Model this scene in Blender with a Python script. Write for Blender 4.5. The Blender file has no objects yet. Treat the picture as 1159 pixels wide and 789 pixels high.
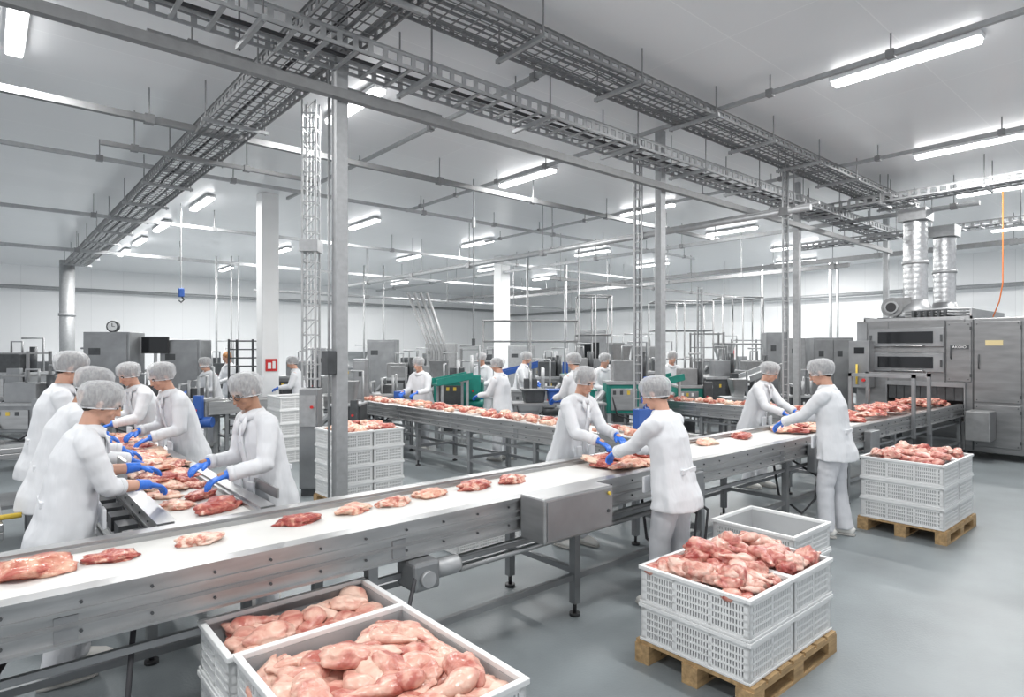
import bpy, bmesh, math, random
from mathutils import Vector, Matrix, noise
random.seed(7)
SC=bpy.context.scene
C=SC.collection
V=Vector
H=1.9; F=697.0
fx,fy=0.652,0.7582
try:
    SC.view_settings.view_transform='Standard'; SC.view_settings.look='None'
except Exception: pass
def at(px,d,z=0.0):
    u=(px-579.5)/F
    return V((d*(fx+fy*u), d*(fy-fx*u), z))
def on(px,py,z):
    return at(px,(H-z)*F/(py-394.5),z)

# ---------------------------------------------------------------- materials
def mat(name,col,rough=.5,metal=0.,var=0.,scale=6.,bump=0.,bscale=None,alpha=1.,sss=0.,emis=0.,stretch=None,dist=.02):
    m=bpy.data.materials.new(name); m.use_nodes=True
    nt=m.node_tree; N=nt.nodes; L=nt.links
    b=N['Principled BSDF']
    b.inputs['Base Color'].default_value=(*col,1); b.inputs['Roughness'].default_value=rough
    b.inputs['Metallic'].default_value=metal
    tc=N.new('ShaderNodeTexCoord'); mp=N.new('ShaderNodeMapping')
    L.new(tc.outputs['Object'],mp.inputs[0])
    if stretch: mp.inputs['Scale'].default_value=stretch
    if var>0:
        n=N.new('ShaderNodeTexNoise'); n.inputs['Scale'].default_value=scale; n.inputs['Detail'].default_value=4
        L.new(mp.outputs[0],n.inputs['Vector'])
        r=N.new('ShaderNodeValToRGB')
        r.color_ramp.elements[0].position=.3; r.color_ramp.elements[1].position=.7
        r.color_ramp.elements[0].color=(*[max(0,c*(1-var)) for c in col],1)
        r.color_ramp.elements[1].color=(*[min(1,c*(1+var)) for c in col],1)
        L.new(n.outputs['Fac'],r.inputs[0]); L.new(r.outputs[0],b.inputs['Base Color'])
        if metal>.5:
            rr=N.new('ShaderNodeMapRange'); rr.inputs['To Min'].default_value=rough-.10; rr.inputs['To Max'].default_value=rough+.14
            L.new(n.outputs['Fac'],rr.inputs['Value']); L.new(rr.outputs[0],b.inputs['Roughness'])
    if bump>0:
        n2=N.new('ShaderNodeTexNoise'); n2.inputs['Scale'].default_value=bscale or scale*3; n2.inputs['Detail'].default_value=3
        L.new(mp.outputs[0],n2.inputs['Vector'])
        bp=N.new('ShaderNodeBump'); bp.inputs['Strength'].default_value=bump; bp.inputs['Distance'].default_value=dist
        L.new(n2.outputs['Fac'],bp.inputs['Height']); L.new(bp.outputs[0],b.inputs['Normal'])
    if alpha<1: b.inputs['Alpha'].default_value=alpha
    if sss>0:
        b.inputs['Subsurface Weight'].default_value=sss
        b.inputs['Subsurface Radius'].default_value=(.02,.008,.005)
    if emis>0:
        b.inputs['Emission Color'].default_value=(*col,1); b.inputs['Emission Strength'].default_value=emis
    return m
def panel_mat(name,col,line,bw,rh,rot=(0,0,0),rough=.5,mortar=.006):
    m=bpy.data.materials.new(name); m.use_nodes=True
    nt=m.node_tree; N=nt.nodes; L=nt.links; b=N['Principled BSDF']
    tc=N.new('ShaderNodeTexCoord'); mp=N.new('ShaderNodeMapping'); mp.inputs['Rotation'].default_value=rot
    br=N.new('ShaderNodeTexBrick'); br.offset=0; br.inputs['Scale'].default_value=1
    br.inputs['Brick Width'].default_value=bw; br.inputs['Row Height'].default_value=rh
    br.inputs['Mortar Size'].default_value=mortar; br.inputs['Mortar Smooth'].default_value=.2
    br.inputs['Color1'].default_value=(*col,1); br.inputs['Color2'].default_value=(*[c*.975 for c in col],1)
    br.inputs['Mortar'].default_value=(*line,1)
    L.new(tc.outputs['Object'],mp.inputs[0]); L.new(mp.outputs[0],br.inputs['Vector']); L.new(br.outputs['Color'],b.inputs['Base Color'])
    b.inputs['Roughness'].default_value=rough
    return m
def meat_mat(name,cols,scale,rough=.28,pos=(.34,.46,.56,.68),bump=.3):
    m=bpy.data.materials.new(name); m.use_nodes=True
    nt=m.node_tree; N=nt.nodes; L=nt.links; b=N['Principled BSDF']
    tc=N.new('ShaderNodeTexCoord'); oi=N.new('ShaderNodeObjectInfo')
    n=N.new('ShaderNodeTexNoise'); n.noise_dimensions='4D'; n.inputs['Scale'].default_value=scale; n.inputs['Detail'].default_value=4; n.inputs['Distortion'].default_value=1.0
    mu=N.new('ShaderNodeMath'); mu.operation='MULTIPLY'; mu.inputs[1].default_value=40
    L.new(oi.outputs['Random'],mu.inputs[0]); L.new(mu.outputs[0],n.inputs['W']); L.new(tc.outputs['Object'],n.inputs['Vector'])
    ad=N.new('ShaderNodeMath'); ad.operation='MULTIPLY_ADD'; ad.inputs[1].default_value=.22; ad.inputs[2].default_value=-.11
    L.new(oi.outputs['Random'],ad.inputs[0])
    a2=N.new('ShaderNodeMath'); a2.operation='ADD'; L.new(n.outputs['Fac'],a2.inputs[0]); L.new(ad.outputs[0],a2.inputs[1])
    r=N.new('ShaderNodeValToRGB'); cr=r.color_ramp
    cr.elements[0].position=pos[0]; cr.elements[0].color=(*cols[0],1)
    cr.elements[1].position=pos[3]; cr.elements[1].color=(*cols[3],1)
    for i in (1,2):
        e=cr.elements.new(pos[i]); e.color=(*cols[i],1)
    L.new(a2.outputs[0],r.inputs[0]); L.new(r.outputs[0],b.inputs['Base Color'])
    b.inputs['Roughness'].default_value=rough
    n3=N.new('ShaderNodeTexNoise'); n3.inputs['Scale'].default_value=scale*3; n3.inputs['Distortion'].default_value=.8; L.new(tc.outputs['Object'],n3.inputs['Vector'])
    bp=N.new('ShaderNodeBump'); bp.inputs['Strength'].default_value=bump; bp.inputs['Distance'].default_value=.010
    L.new(n3.outputs['Fac'],bp.inputs['Height']); L.new(bp.outputs[0],b.inputs['Normal'])
    return m
M={}
M['steel']=mat('brushed_steel',(.43,.435,.44),.34,.87,.12,3,stretch=(1,1,6))
M['steel2']=mat('dull_steel',(.31,.32,.33),.46,.75,.18,3)
M['ovensteel']=mat('oven_brushed_steel',(.27,.275,.28),.40,.85,.14,2.2,stretch=(1,1,5))
M['galv']=mat('galvanised_steel',(.42,.43,.44),.50,.55,.10,16)
M['galvdark']=mat('dark_galvanised_steel',(.28,.285,.29),.5,.55,.10,12)
M['foil']=mat('spiral_duct_metal',(.56,.57,.58),.32,.95,.12,20,.25,30)
M['belt']=mat('white_belt',(.66,.66,.64),.5,0,.07,3)
M['plastic']=mat('white_plastic',(.77,.78,.78),.4,0,.03,4)
M['shade_liner']=mat('shaded_plastic',(.40,.41,.42),.6,0,.03,4)  # crate plastic with the shade behind its slots put into the grey
M['coat']=mat('white_cotton',(.72,.735,.76),.85,0,.02,5,.40,7,stretch=(1,1,.35),dist=.06)
M['trouser']=mat('white_trouser_cotton',(.66,.67,.70),.85,0,.03,6,.4,8,stretch=(1,1,.5),dist=.05)
M['shoe']=mat('white_rubber_shoe',(.76,.75,.72),.5,0,.04,9)
M['sole']=mat('grey_sole',(.45,.44,.42),.7)
M['glove']=mat('blue_nitrile',(.03,.17,.68),.35,0,.15,25,.1,60)
M['skin']=mat('skin',(.58,.33,.24),.5,0,.08,14,sss=.1)
M['skin2']=mat('skin_tan',(.42,.23,.15),.5,0,.08,14,sss=.08)
M['hair']=mat('dark_hair',(.022,.016,.012),.6,0,.4,60)
M['hair2']=mat('auburn_hair',(.42,.20,.08),.6,0,.3,60)
M['lip']=mat('lip',(.42,.17,.14),.5)
M['eye']=mat('eye_dark',(.04,.03,.025),.2)
M['net']=mat('hairnet_mesh',(.84,.85,.88),.8,0,.16,70,.9,60,alpha=.44,stretch=(1,1,.4))
M['netband']=mat('hairnet_band',(.72,.73,.75),.8)
M['black']=mat('black_plastic',(.03,.03,.033),.45,0,.2,10)
M['dark']=mat('dark_grey_metal',(.08,.085,.09),.45,.4,.2,8)
M['glass']=mat('dark_glass',(.02,.022,.025),.08,.3)
M['teal']=mat('teal_paint',(.008,.20,.16),.4,0,.15,6)
M['blue']=mat('blue_paint',(.03,.10,.36),.4,0,.15,6)
M['yellow']=mat('yellow_paint',(.70,.50,.07),.45,0,.1,6)
M['orange']=mat('orange_rubber',(.80,.22,.05),.5)
M['red']=mat('red_paint',(.60,.03,.03),.45)
M['white']=mat('white_paint',(.84,.85,.85),.5,0,.02,2)
M['wood']=mat('pallet_wood',(.42,.28,.14),.75,0,.3,5,.3,20,stretch=(1,6,6))
M['lampm']=mat('lamp_diffuser',(1,1,1),.5,emis=9)
M['lampb']=mat('lamp_body',(.7,.71,.72),.5)
M['cable']=mat('black_cable',(.04,.04,.045),.6)
M['cablegrey']=mat('grey_cable',(.22,.23,.24),.6)
M['label']=mat('cream_label',(.62,.52,.28),.5)
M['chicken']=meat_mat('raw_chicken',[(.78,.55,.45),(.72,.44,.35),(.64,.32,.255),(.46,.14,.11)],9,bump=.55)
M['chickenred']=meat_mat('raw_chicken_reddish',[(.76,.52,.44),(.66,.36,.29),(.54,.21,.17),(.36,.07,.06)],11,bump=.6)
M['beef']=meat_mat('raw_meat',[(.80,.60,.50),(.68,.35,.26),(.50,.155,.115),(.34,.055,.045)],16,pos=(.35,.44,.52,.65),bump=.6)
M['pork']=meat_mat('pale_meat',[(.80,.60,.47),(.74,.46,.34),(.62,.28,.20),(.46,.11,.08)],13,bump=.6)
M['floor']=mat('grey_epoxy_floor',(.225,.252,.265),.40,0,.16,1.3,.10,60)
M['ceil']=panel_mat('ceiling_panels',(.86,.87,.885),(.93,.94,.95),3.0,1.15,(0,0,0),.28,.007)
M['wallb']=panel_mat('wall_panels',(.91,.92,.93),(.74,.75,.76),1.15,8,(math.pi/2,0,0),.45)
M['wallr']=panel_mat('wall_panels_side',(.91,.92,.93),(.74,.75,.76),8,1.15,(0,math.pi/2,0),.45)

# ---------------------------------------------------------------- mesh builder
class MB:
    def __init__(s): s.v=[]; s.f=[]
    def box(s,x0,y0,z0,x1,y1,z1):
        i=len(s.v)
        s.v+=[(x0,y0,z0),(x1,y0,z0),(x1,y1,z0),(x0,y1,z0),(x0,y0,z1),(x1,y0,z1),(x1,y1,z1),(x0,y1,z1)]
        s.f+=[(i,i+3,i+2,i+1),(i+4,i+5,i+6,i+7),(i,i+1,i+5,i+4),(i+1,i+2,i+6,i+5),(i+2,i+3,i+7,i+6),(i+3,i,i+4,i+7)]
        return s
    def cbox(s,c,d): return s.box(c[0]-d[0]/2,c[1]-d[1]/2,c[2]-d[2]/2,c[0]+d[0]/2,c[1]+d[1]/2,c[2]+d[2]/2)
    def bar(s,p,q,w,h=None,up=V((0,0,1))):
        p=V(p);q=V(q);h=h or w; t=(q-p).normalized()
        if abs(t.dot(up))>.99: up=V((1,0,0))
        a=t.cross(up).normalized(); b=a.cross(t).normalized(); i=len(s.v)
        for c in (p,q):
            for (k,l) in ((-1,-1),(1,-1),(1,1),(-1,1)): s.v.append(tuple(c+a*k*w/2+b*l*h/2))
        s.f+=[(i,i+1,i+2,i+3),(i+7,i+6,i+5,i+4),(i,i+4,i+5,i+1),(i+1,i+5,i+6,i+2),(i+2,i+6,i+7,i+3),(i+3,i+7,i+4,i)]
        return s
    def rings(s,rs):
        i=len(s.v);n=len(rs[0])
        for r in rs: s.v+=[tuple(p) for p in r]
        for k in range(len(rs)-1):
            for j in range(n):
                a=i+k*n+j;b=i+k*n+(j+1)%n; s.f.append((a,b,b+n,a+n))
        s.f.append(tuple(i+j for j in reversed(range(n)))); e=i+(len(rs)-1)*n
        s.f.append(tuple(e+j for j in range(n)))
        return s
    def tube(s,pts,r,n=8):
        pts=[V(p) for p in pts]; m=len(pts)
        if not isinstance(r,(list,tuple)): r=[r]*m
        t0=(pts[1]-pts[0]).normalized(); a=t0.cross(V((0,0,1)))
        if a.length<.05: a=t0.cross(V((1,0,0)))
        a.normalize(); rs=[]
        for k in range(m):
            t=(pts[min(k+1,m-1)]-pts[max(k-1,0)]).normalized()
            a=(a-t*a.dot(t)).normalized(); b=t.cross(a)
            rs.append([pts[k]+a*(math.cos(2*math.pi*j/n)*r[k])+b*(math.sin(2*math.pi*j/n)*r[k]) for j in range(n)])
        return s.rings(rs)
    def loft(s,cs,ws,ds,wide=V((0,1,0)),n=20,e=1.0,pleat=None):
        cs=[V(c) for c in cs]; m=len(cs); rs=[]
        for k in range(m):
            t=(cs[min(k+1,m-1)]-cs[max(k-1,0)]).normalized()
            a=(wide-t*wide.dot(t)).normalized(); b=t.cross(a)
            ring=[]
            for j in range(n):
                an=2*math.pi*j/n
                c_=math.cos(an); s_=math.sin(an)
                q=a*(ws[k]*math.copysign(abs(c_)**e,c_))+b*(ds[k]*math.copysign(abs(s_)**e,s_))
                if pleat: q*=1+pleat[k]*(math.sin(an*7+pleat[-1])+.6*math.sin(an*12+pleat[-1]*2))
                ring.append(cs[k]+q)
            rs.append(ring)
        return s.rings(rs)
    def ell(s,c,r,R=None,n=14,m=9):
        c=V(c); rs=[]
        for k in range(m+1):
            ph=math.pi*(k+.02)/(m+.04); ring=[]
            for j in range(n):
                th=2*math.pi*j/n
                p=V((r[0]*math.sin(ph)*math.cos(th),r[1]*math.sin(ph)*math.sin(th),-r[2]*math.cos(ph)))
                if R: p=R@p
                ring.append(c+p)
            rs.append(ring)
        return s.rings(rs)
    def cyl(s,c,r,z0,z1,n=16): return s.tube([(c[0],c[1],z0),(c[0],c[1],z1)],r,n)
    def mesh(s,name,material,smooth=False):
        me=bpy.data.meshes.new(name); me.from_pydata(s.v,[],s.f)
        me.materials.append(M[material])
        if smooth:
            me.polygons.foreach_set('use_smooth',[len(f)==4 for f in s.f])
        me.update(); return me
    def build(s,name,material,parent=None,smooth=False,bevel=0,loc=None):
        o=bpy.data.objects.new(name,s.mesh(name,material,smooth)); C.objects.link(o)
        if parent: o.parent=parent
        if loc is not None: o.location=loc
        if bevel:
            b=o.modifiers.new('bevel','BEVEL'); b.width=bevel; b.segments=2; b.limit_method='ANGLE'
        return o
def tag(o,label,cat,group=None,kind=None):
    o['label']=label; o['category']=cat
    if group: o['group']=group
    if kind: o['kind']=kind
    return o
def stuff(o): o['kind']='stuff'; return o
def thing(name,label,cat,loc=(0,0,0),rz=0,group=None):
    o=bpy.data.objects.new(name,None); C.objects.link(o); o.empty_display_size=.1
    o.location=loc; o.rotation_euler=(0,0,rz)
    return tag(o,label,cat,group)
def struct(o): o['kind']='structure'; return o
R=math.radians

# ---------------------------------------------------------------- room
CZ=5.2
struct(MB().box(-6,-5,-.1,26,31,0).build('floor','floor'))
struct(MB().box(-6,-5,CZ,26,31,CZ+.15).build('ceiling','ceil'))
struct(MB().box(-6,31,-.1,26.2,31.2,CZ+.15).build('wall_back','wallb'))
struct(MB().box(26,-5,-.1,26.2,31,CZ+.15).build('wall_right','wallr'))
struct(MB().box(-6,30.95,0,26,31,.15).build('baseboard_back','galv'))
struct(MB().box(25.95,-5,0,26,30.95,.15).build('baseboard_right','galv'))

# ---------------------------------------------------------------- lights
LW=130
def lamp(x,y,z,label,length=1.5,axis='y',W=None):
    t=thing('ceiling_light',label,'ceiling light',(x,y,z),R(90) if axis=='y' else 0,'linear ceiling lights')
    MB().box(-length/2,-.09,-.05,length/2,.09,0).build('housing','lampb',t,bevel=.01)
    MB().box(-length/2+.02,-.075,-.10,length/2-.02,.075,-.05).build('diffuser','lampm',t,bevel=.015)
    ld=bpy.data.lights.new('lamp_glow','AREA'); ld.shape='RECTANGLE'; ld.size=length; ld.size_y=.2; ld.energy=W or LW; ld.color=(1,.99,.97)
    lo=bpy.data.objects.new('lamp_glow',ld); C.objects.link(lo); lo.location=(x,y,z-.12); lo.rotation_euler=(0,0,R(90) if axis=='y' else 0)
zl=CZ-.02
L_=[(7.85,2.4,'long bright ceiling light nearest the upper right corner'),
(11.9,2.7,'ceiling light second from the upper right corner, above the steel oven'),
(7.8,8.65,'ceiling light over the middle of the hall, right of the front steel post'),
(11.7,8.8,'ceiling light just right of the perforated strut post, half hidden by pipes'),
(3.75,7.6,'ceiling light at the top of the front steel post'),
(.26,7.9,'ceiling light cut by the upper left corner of the view'),
(3.7,14.9,'nearest light of the row leading away above the wide wire tray'),
(3.6,18.4,'second light of the row leading away at upper left'),
(3.6,21.4,'third light of the row leading away at upper left'),
(3.6,24.2,'farthest light of the row leading away at upper left'),
(7.5,14.6,'ceiling light left of centre beyond the white column'),
(11.5,15.0,'ceiling light at centre beyond the long strut'),
(11.5,19.0,'small ceiling light above the slanted pipes'),
(7.5,20.5,'small ceiling light right of the far end of the white column'),
(15.6,8.9,'ceiling light between the two right hand steel posts'),
(15.6,14.0,'small ceiling light behind the middle steel post'),
(15.6,19.5,'small far ceiling light near the second white column'),
(19.6,9.0,'far ceiling light behind the right steel post'),
(19.6,14.5,'far ceiling light above the pipe frames'),
(19.6,20.5,'far ceiling light near the corner of the hall'),
(23.0,10.5,'farthest ceiling light along the right wall'),
(15.6,3.0,'ceiling light above the exhaust ducts'),
(7.5,26.5,'farthest ceiling light near the back wall at left of centre'),
(15.5,26.5,'farthest ceiling light near the back wall at centre')]
for x,y,l in L_: lamp(x,y,zl,l,W=LW*(1.5 if (x>15 or y>18) else 1))
for x,y in ((3.8,1.2),(-.1,1.2),(-3.5,4.5)):
    lamp(x,y,zl,'linear ceiling light over the near end of the hall, outside the view',W=112)
lamp(21,3.5,zl,'ceiling light behind the oven near the right wall, outside the view',W=200)

# ---------------------------------------------------------------- columns and posts
def colm(px,d,w,label):
    p=at(px,d); t=thing('white_column',label,'column',p)
    MB().box(-w/2,-w/2,0,w/2,w/2,CZ).build('shaft','white',t,bevel=.02)
    MB().box(-w/2-.02,-w/2-.02,0,w/2+.02,w/2+.02,.25).build('skirting','galv',t)
    return t
c1=colm(303,13.2,.36,'square white column with a small red sign at left')
sg=MB().box(-.11,-.205,1.42,.13,-.185,1.68).build('sign_plate','red',c1)
MB().box(-.07,-.212,1.47,-.0,-.206,1.60).build('pictogram','white',sg)
MB().box(.03,-.212,1.47,.09,-.206,1.63).build('pictogram','white',sg)
colm(568,22,.42,'square white column behind the workers at centre')
ws=thing('wall_sign','small red sign on the far right wall right of centre','sign',(25.98,14.9,1.7))
MB().box(-.03,-.22,-.22,0,.22,.22).build('plate','red',ws); MB().box(-.035,-.1,-.12,-.03,.1,.1).build('pictogram','white',ws)
def post(x,y,label):
    t=thing('steel_post',label,'post',(x,y,0)); w=.060
    MB().box(-w,-w,.02,w,w,CZ).build('shaft','galv',t,bevel=.01)
    MB().box(-.15,-.15,0,.15,.15,.02).build('base_plate','galv',t)
    return t
p1=post(2.62,5.6,'galvanised square post right of the workers at the side table')
MB().box(-.062-.09,-.07,1.65,-.064,.07,1.88).build('switch_box','dark',p1,bevel=.01)
MB().tube([(-.09,.05,.3),(-.09,.05,4.6)],.012,8).build('conduit','galv',p1,True)
p2=post(7.8,5.62,'galvanised square post behind the worker seen from behind at centre')
p3=post(12.3,5.6,'galvanised square post behind the two workers at right')
post(17.2,5.6,'farthest galvanised square post beside the oven')
def strutpost(px,d,w,z0,z1,label,step=.13,box=False):
    t=thing('strut_ladder',label,'cable ladder',at(px,d),R(-40))
    yy=(-w/2,w/2) if box else (0,)
    for s in (-1,1):
        for y in yy: MB().box(s*w/2-.012,y-.012,z0,s*w/2+.012,y+.012,z1).build('rail','galv',t)
    m=MB(); z=z0+.1; k=0
    while z<z1:
        for y in yy: m.box(-w/2,y-.007,z,w/2,y+.007,z+.014)
        if box:
            for s in (-1,1):
                m.bar((s*w/2,-w/2,z),(s*w/2,w/2,z),.012,.012)
            m.bar((-w/2,-w/2,z),(w/2,-w/2,min(z+step,z1)),.008,.008)
        z+=step; k+=1
    stuff(m.build('rungs','galv',t))
    if not box:
        for k in range(2): MB().tube([(-w/4+k*w/2,.02,z0),(-w/4+k*w/2,.02,z1)],.01,6).build('cable_run','cablegrey',t)
    else:
        for k in range(3): MB().tube([(-w/4+k*w/4,0,z0),(-w/4+k*w/4,0,z1)],.009,6).build('cable_run','white',t)
        MB().box(-w*.7,-w*.7,3.15,w*.7,w*.7,3.3).build('cross_box','galv',t)
    return t
strutpost(352,8.0,.17,1.40,5.1,'pale open lattice mast left of the front steel post',.19,True)
pb=thing('control_pedestal','steel pedestal box below the open lattice mast','pedestal',at(352,8.0),R(-40))
MB().box(-.12,-.11,.1,.12,.11,1.38).build('housing','steel2',pb,bevel=.01); MB().box(-.10,-.125,.9,.10,-.111,1.3).build('door','galv',pb)
MB().tube([(.05,-.125,1.15),(.05,-.15,1.15)],.02,10).build('button','red',pb,True); MB().box(-.1,-.09,0,.1,.09,.1).build('base','dark',pb)
strutpost(722,9.2,.11,0,5.1,'vertical perforated strut behind the heads of the centre workers')
strutpost(889,10.6,.09,0,5.1,'vertical perforated strut behind the worker at right facing the belt')
strutpost(792,15,.12,0,3.4,'short far perforated strut among the pipe frames')

# ---------------------------------------------------------------- overhead trays
def tray(label,x,y,z,L,W,rz,sh=.12,pitch=.3,mt='galv',mesh=False,hang=1.6,ncable=4,hz=CZ):
    t=thing('cable_tray',label,'cable tray',(x,y,z),rz)
    for yy in (0,W):
        m=MB().box(0,yy-.008,sh-.03,L,yy+.008,sh).box(0,yy-.008,0,L,yy+.008,.03)
        m.box(0,yy-.025,sh-.006,L,yy+.025,sh)
        k=.0
        while k<L: m.box(k,yy-.007,.03,k+.05,yy+.007,sh-.02); k+=.15
        m.build('side_rail',mt,t)
    m=MB(); k=.05
    while k<L: m.box(k,0,.0,k+(.009 if mesh else .035),W,.010 if mesh else .02); k+=pitch
    if mesh:
        n=max(2,int(W/.075))
        for j in range(1,n): m.box(0,W*j/n-.0035,.0,L,W*j/n+.0035,.009)
    stuff(m.build('rungs',mt,t))
    k=.5
    while k<L:
        for yy in (-.05,W+.05): MB().tube([(k,yy,-.06),(k,yy,hz-z)],.009,6).build('hanger_rod','galvdark',t)
        MB().box(k-.02,-.09,-.045,k+.02,W+.09,-.003).build('support_channel','galv',t)
        k+=hang
    for j in range(ncable):
        yy=W*(j+.6)/(ncable+.2); pts=[]; n=int(L/.8)+2
        for i in range(n):
            a=L*i/(n-1); b=yy+random.uniform(-.03,.03); pts.append((a,b,.035+random.uniform(0,.012)))
        o=MB().tube(pts,random.choice([.010,.014,.018]),6).build('cable',random.choice(['cable','cablegrey','cablegrey']),None,True,loc=(x,y,z))
        o.rotation_euler=(0,0,rz)
        tag(o,'long dark cable lying in the '+label,'cable','cables in the '+label)
    return t
tray('perforated ladder tray crossing the view above the front post',-2,5.08,4.56,18.5,.5,0,.14,.28,'galv',ncable=3)
tray('dark wire tray nearest the camera running to the right',-1,4.25,4.86,16,.55,0,.10,.14,'galvdark',True,1.5,5)
tray('wide wire mesh tray running away to the upper left',2.75,3.9,4.74,22,.62,R(90),.12,.16,'galvdark',True,1.9,4)
tray('short ladder tray above the oven at right',13.4,-1,4.68,7.2,.45,R(90),.14,.28,'galv',False,1.6,3)
tray('far ladder tray beyond the ducts at right',15.6,.5,4.35,6.5,.4,R(90),.12,.3,'galv',False,1.6,2)
def strut(label,p,q,w=.06,h=.06,every=1.9,mt='galv',rod=True,kind='strut'):
    p=V(p);q=V(q);t=thing('ceiling_'+kind,label,kind,p); d=q-p; L=d.length; u=d/L
    if kind=='pipe': MB().tube([(0,0,0),d],w/2,12).build('pipe_run',mt,t,True)
    else: MB().bar((0,0,0),d,w,h).build('channel',mt,t)
    k=.4
    while rod and k<L:
        a=u*k; MB().tube([a+V((0,0,h/2)),(a.x,a.y,CZ-p.z)],.009,6).build('hanger_rod','galvdark',t)
        MB().cbox((a.x,a.y,0),(w+.03,w+.03,h+.03)).build('clamp','galvdark',t)
        k+=every
    return t
strut('square steel beam along the row of steel posts',(-3,5.485,4.31),(17.2,5.485,4.31),.08,.09,2.4,'galvdark',False)
strut('thin strut nearest the upper right corner with rods',(7.2,-2,4.98),(7.2,12,4.98),.05,.05,1.3)
strut('second thin strut from the upper right corner',(11.0,-1.5,4.98),(11.0,14,4.98),.05,.05,1.6)
strut('long strut crossing from the left edge nearest the camera',(-1,8.9,4.8),(15,8.9,4.8),.08,.08,2.2,'galvdark')
strut('second long strut from the left edge',(-1,11.6,4.9),(18,11.6,4.9),.06,.06,2.0)
strut('third long strut from the left edge',(-1,15.8,4.75),(20,15.8,4.75),.07,.07,2.4)
strut('farthest long strut from the left edge',(-1,21,4.65),(22,21,4.65),.09,.09,2.6)
strut('long grey pipe climbing to the right behind the steel posts',(9.7,4.2,4.08),(9.7,21,4.08),.10,.10,2.8,'galv',True,'pipe')
strut('slim grey pipe beside the long climbing pipe',(10.0,4.2,4.2),(10.0,21,4.2),.05,.05,5.6,'galv',True,'pipe')
strut('strut spanning the hall beyond the second white column',(14,3,4.6),(14,26,4.6),.08,.08,3)
strut('far strut in front of the right wall',(19,3,4.5),(19,28,4.5),.12,.12,3,'galvdark')
strut('far pipe high along the back wall',(0,30.6,4.3),(25,30.6,4.3),.15,.15,6,'galv',False,'pipe')
strut('far pipe along the right wall',(25.6,0,4.0),(25.6,30,4.0),.15,.15,6,'galv',False,'pipe')
strut('short strut joining the trays above the side table',(1.2,6.8,4.95),(4.6,6.8,4.95),.06,.06,1.5,'galvdark')
strut('short strut joining the trays beyond the side table',(1.2,9.9,4.68),(4.2,9.9,4.68),.06,.06,1.5,'galvdark')
strut('diagonal strut leaving the junction of the trays',(4.9,4.9,5.08),(4.9,13,5.08),.05,.05,2.2)
strut('low far pipe crossing in front of the second white column',(6,18.5,3.6),(20,18.5,3.6),.08,.08,3.2,'galv',True,'pipe')
strut('far strut above the tubular frames',(12.2,12.5,3.9),(22,12.5,3.9),.08,.08,2.2,'galvdark')
strut('strut running between the far pipe frames',(16.5,6.2,4.0),(16.5,20,4.0),.10,.10,2.5,'galvdark')

# ---------------------------------------------------------------- conveyors
def conveyor(label,x,y,L,W,Hc,rz,legs,group='stainless conveyors',detail=True,plate=.2,belt='belt'):
    t=thing('belt_conveyor',label,'conveyor',(x,y,0),rz,group)
    MB().box(0,.095,Hc-.05,L,W-.095,Hc-.025).box(.03,.10,Hc-.17,L-.03,W-.10,Hc-.155).build('belt',belt,t)
    for s,yy in ((1,0),(-1,W)):
        a,b=(yy,yy+.018) if s>0 else (yy-.018,yy)
        m=MB().box(0,a,Hc-plate,L,b,Hc)
        if s>0: m.box(0,yy-.012,Hc-.004,L,yy+.075,Hc+.014).box(0,yy+.07,Hc-.045,L,yy+.10,Hc).box(0,yy-.03,Hc-plate-.012,L,yy+.04,Hc-plate).box(0,yy-.012,Hc-.075,L,yy-.001,Hc-.06)
        else: m.box(0,yy-.075,Hc-.004,L,yy+.012,Hc+.014).box(0,yy-.10,Hc-.045,L,yy-.07,Hc).box(0,yy-.04,Hc-plate-.012,L,yy+.03,Hc-plate).box(0,yy+.001,Hc-.075,L,yy+.012,Hc-.06)
        rl=m.build('side_rail','steel',t)
        if detail:
            m=MB(); k=.3
            while k<L:
                for zz in (Hc-.035,Hc-plate+.03):
                    q=yy-s*.001; m.tube([(k,q,zz),(k,q-s*.008,zz)],.007,6)
                k+=.25
            stuff(m.build('bolts','dark',rl))
            k=.75
            while k<L:
                MB().box(k-.04,yy-.006 if s>0 else yy,Hc-plate,k+.04,yy if s>0 else yy+.006,Hc-.08).build('joint_plate','steel2',rl); k+=1.5
            MB().box(0,yy-.010 if s>0 else yy,Hc-plate+.055,L,yy-.0 if s>0 else yy+.010,Hc-plate+.072).build('trim_strip','galvdark',rl)
    for xx in (.06,L-.06):
        MB().tube([(xx,.03,Hc-.09),(xx,W-.03,Hc-.09)],.05,14).build('roller','galv',t,True)
    for xx in legs:
        for yy in (.035,W-.035):
            lg=MB().box(xx-.028,yy-.028,.09,xx+.028,yy+.028,Hc-plate+.02).build('leg','steel2',t)
            MB().cyl((xx,yy),.014,.02,.10,8).cyl((xx,yy),.04,0,.022,12).build('foot','black',lg,True)
        MB().box(xx-.02,.05,.30,xx+.02,W-.05,.34).build('cross_brace','steel2',t)
        MB().box(xx-.02,.02,Hc-plate-.06,xx+.02,W-.02,Hc-plate-.015).build('cross_brace','steel2',t)
    if len(legs)>1:
        for yy in (.035,W-.035):
            MB().box(legs[0],yy-.018,.26,legs[-1],yy+.018,.30).build('stringer','steel2',t)
            MB().box(legs[0],yy-.012,Hc-plate-.13,legs[-1],yy+.012,Hc-plate-.10).build('stringer','steel2',t)
    return t
mainc=conveyor('long stainless conveyor with white belt crossing the whole view from lower left to the oven',-2.0,3.0,14.9,.78,.92,0,[.4+1.6*k for k in range(0,10)],plate=.18)
cb=MB().box(4.63,-.25,.68,5.28,-.02,.965).build('control_box','steel',mainc,bevel=.012)
MB().box(4.65,-.256,.70,5.26,-.251,.945).build('front_panel','steel2',cb)
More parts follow.
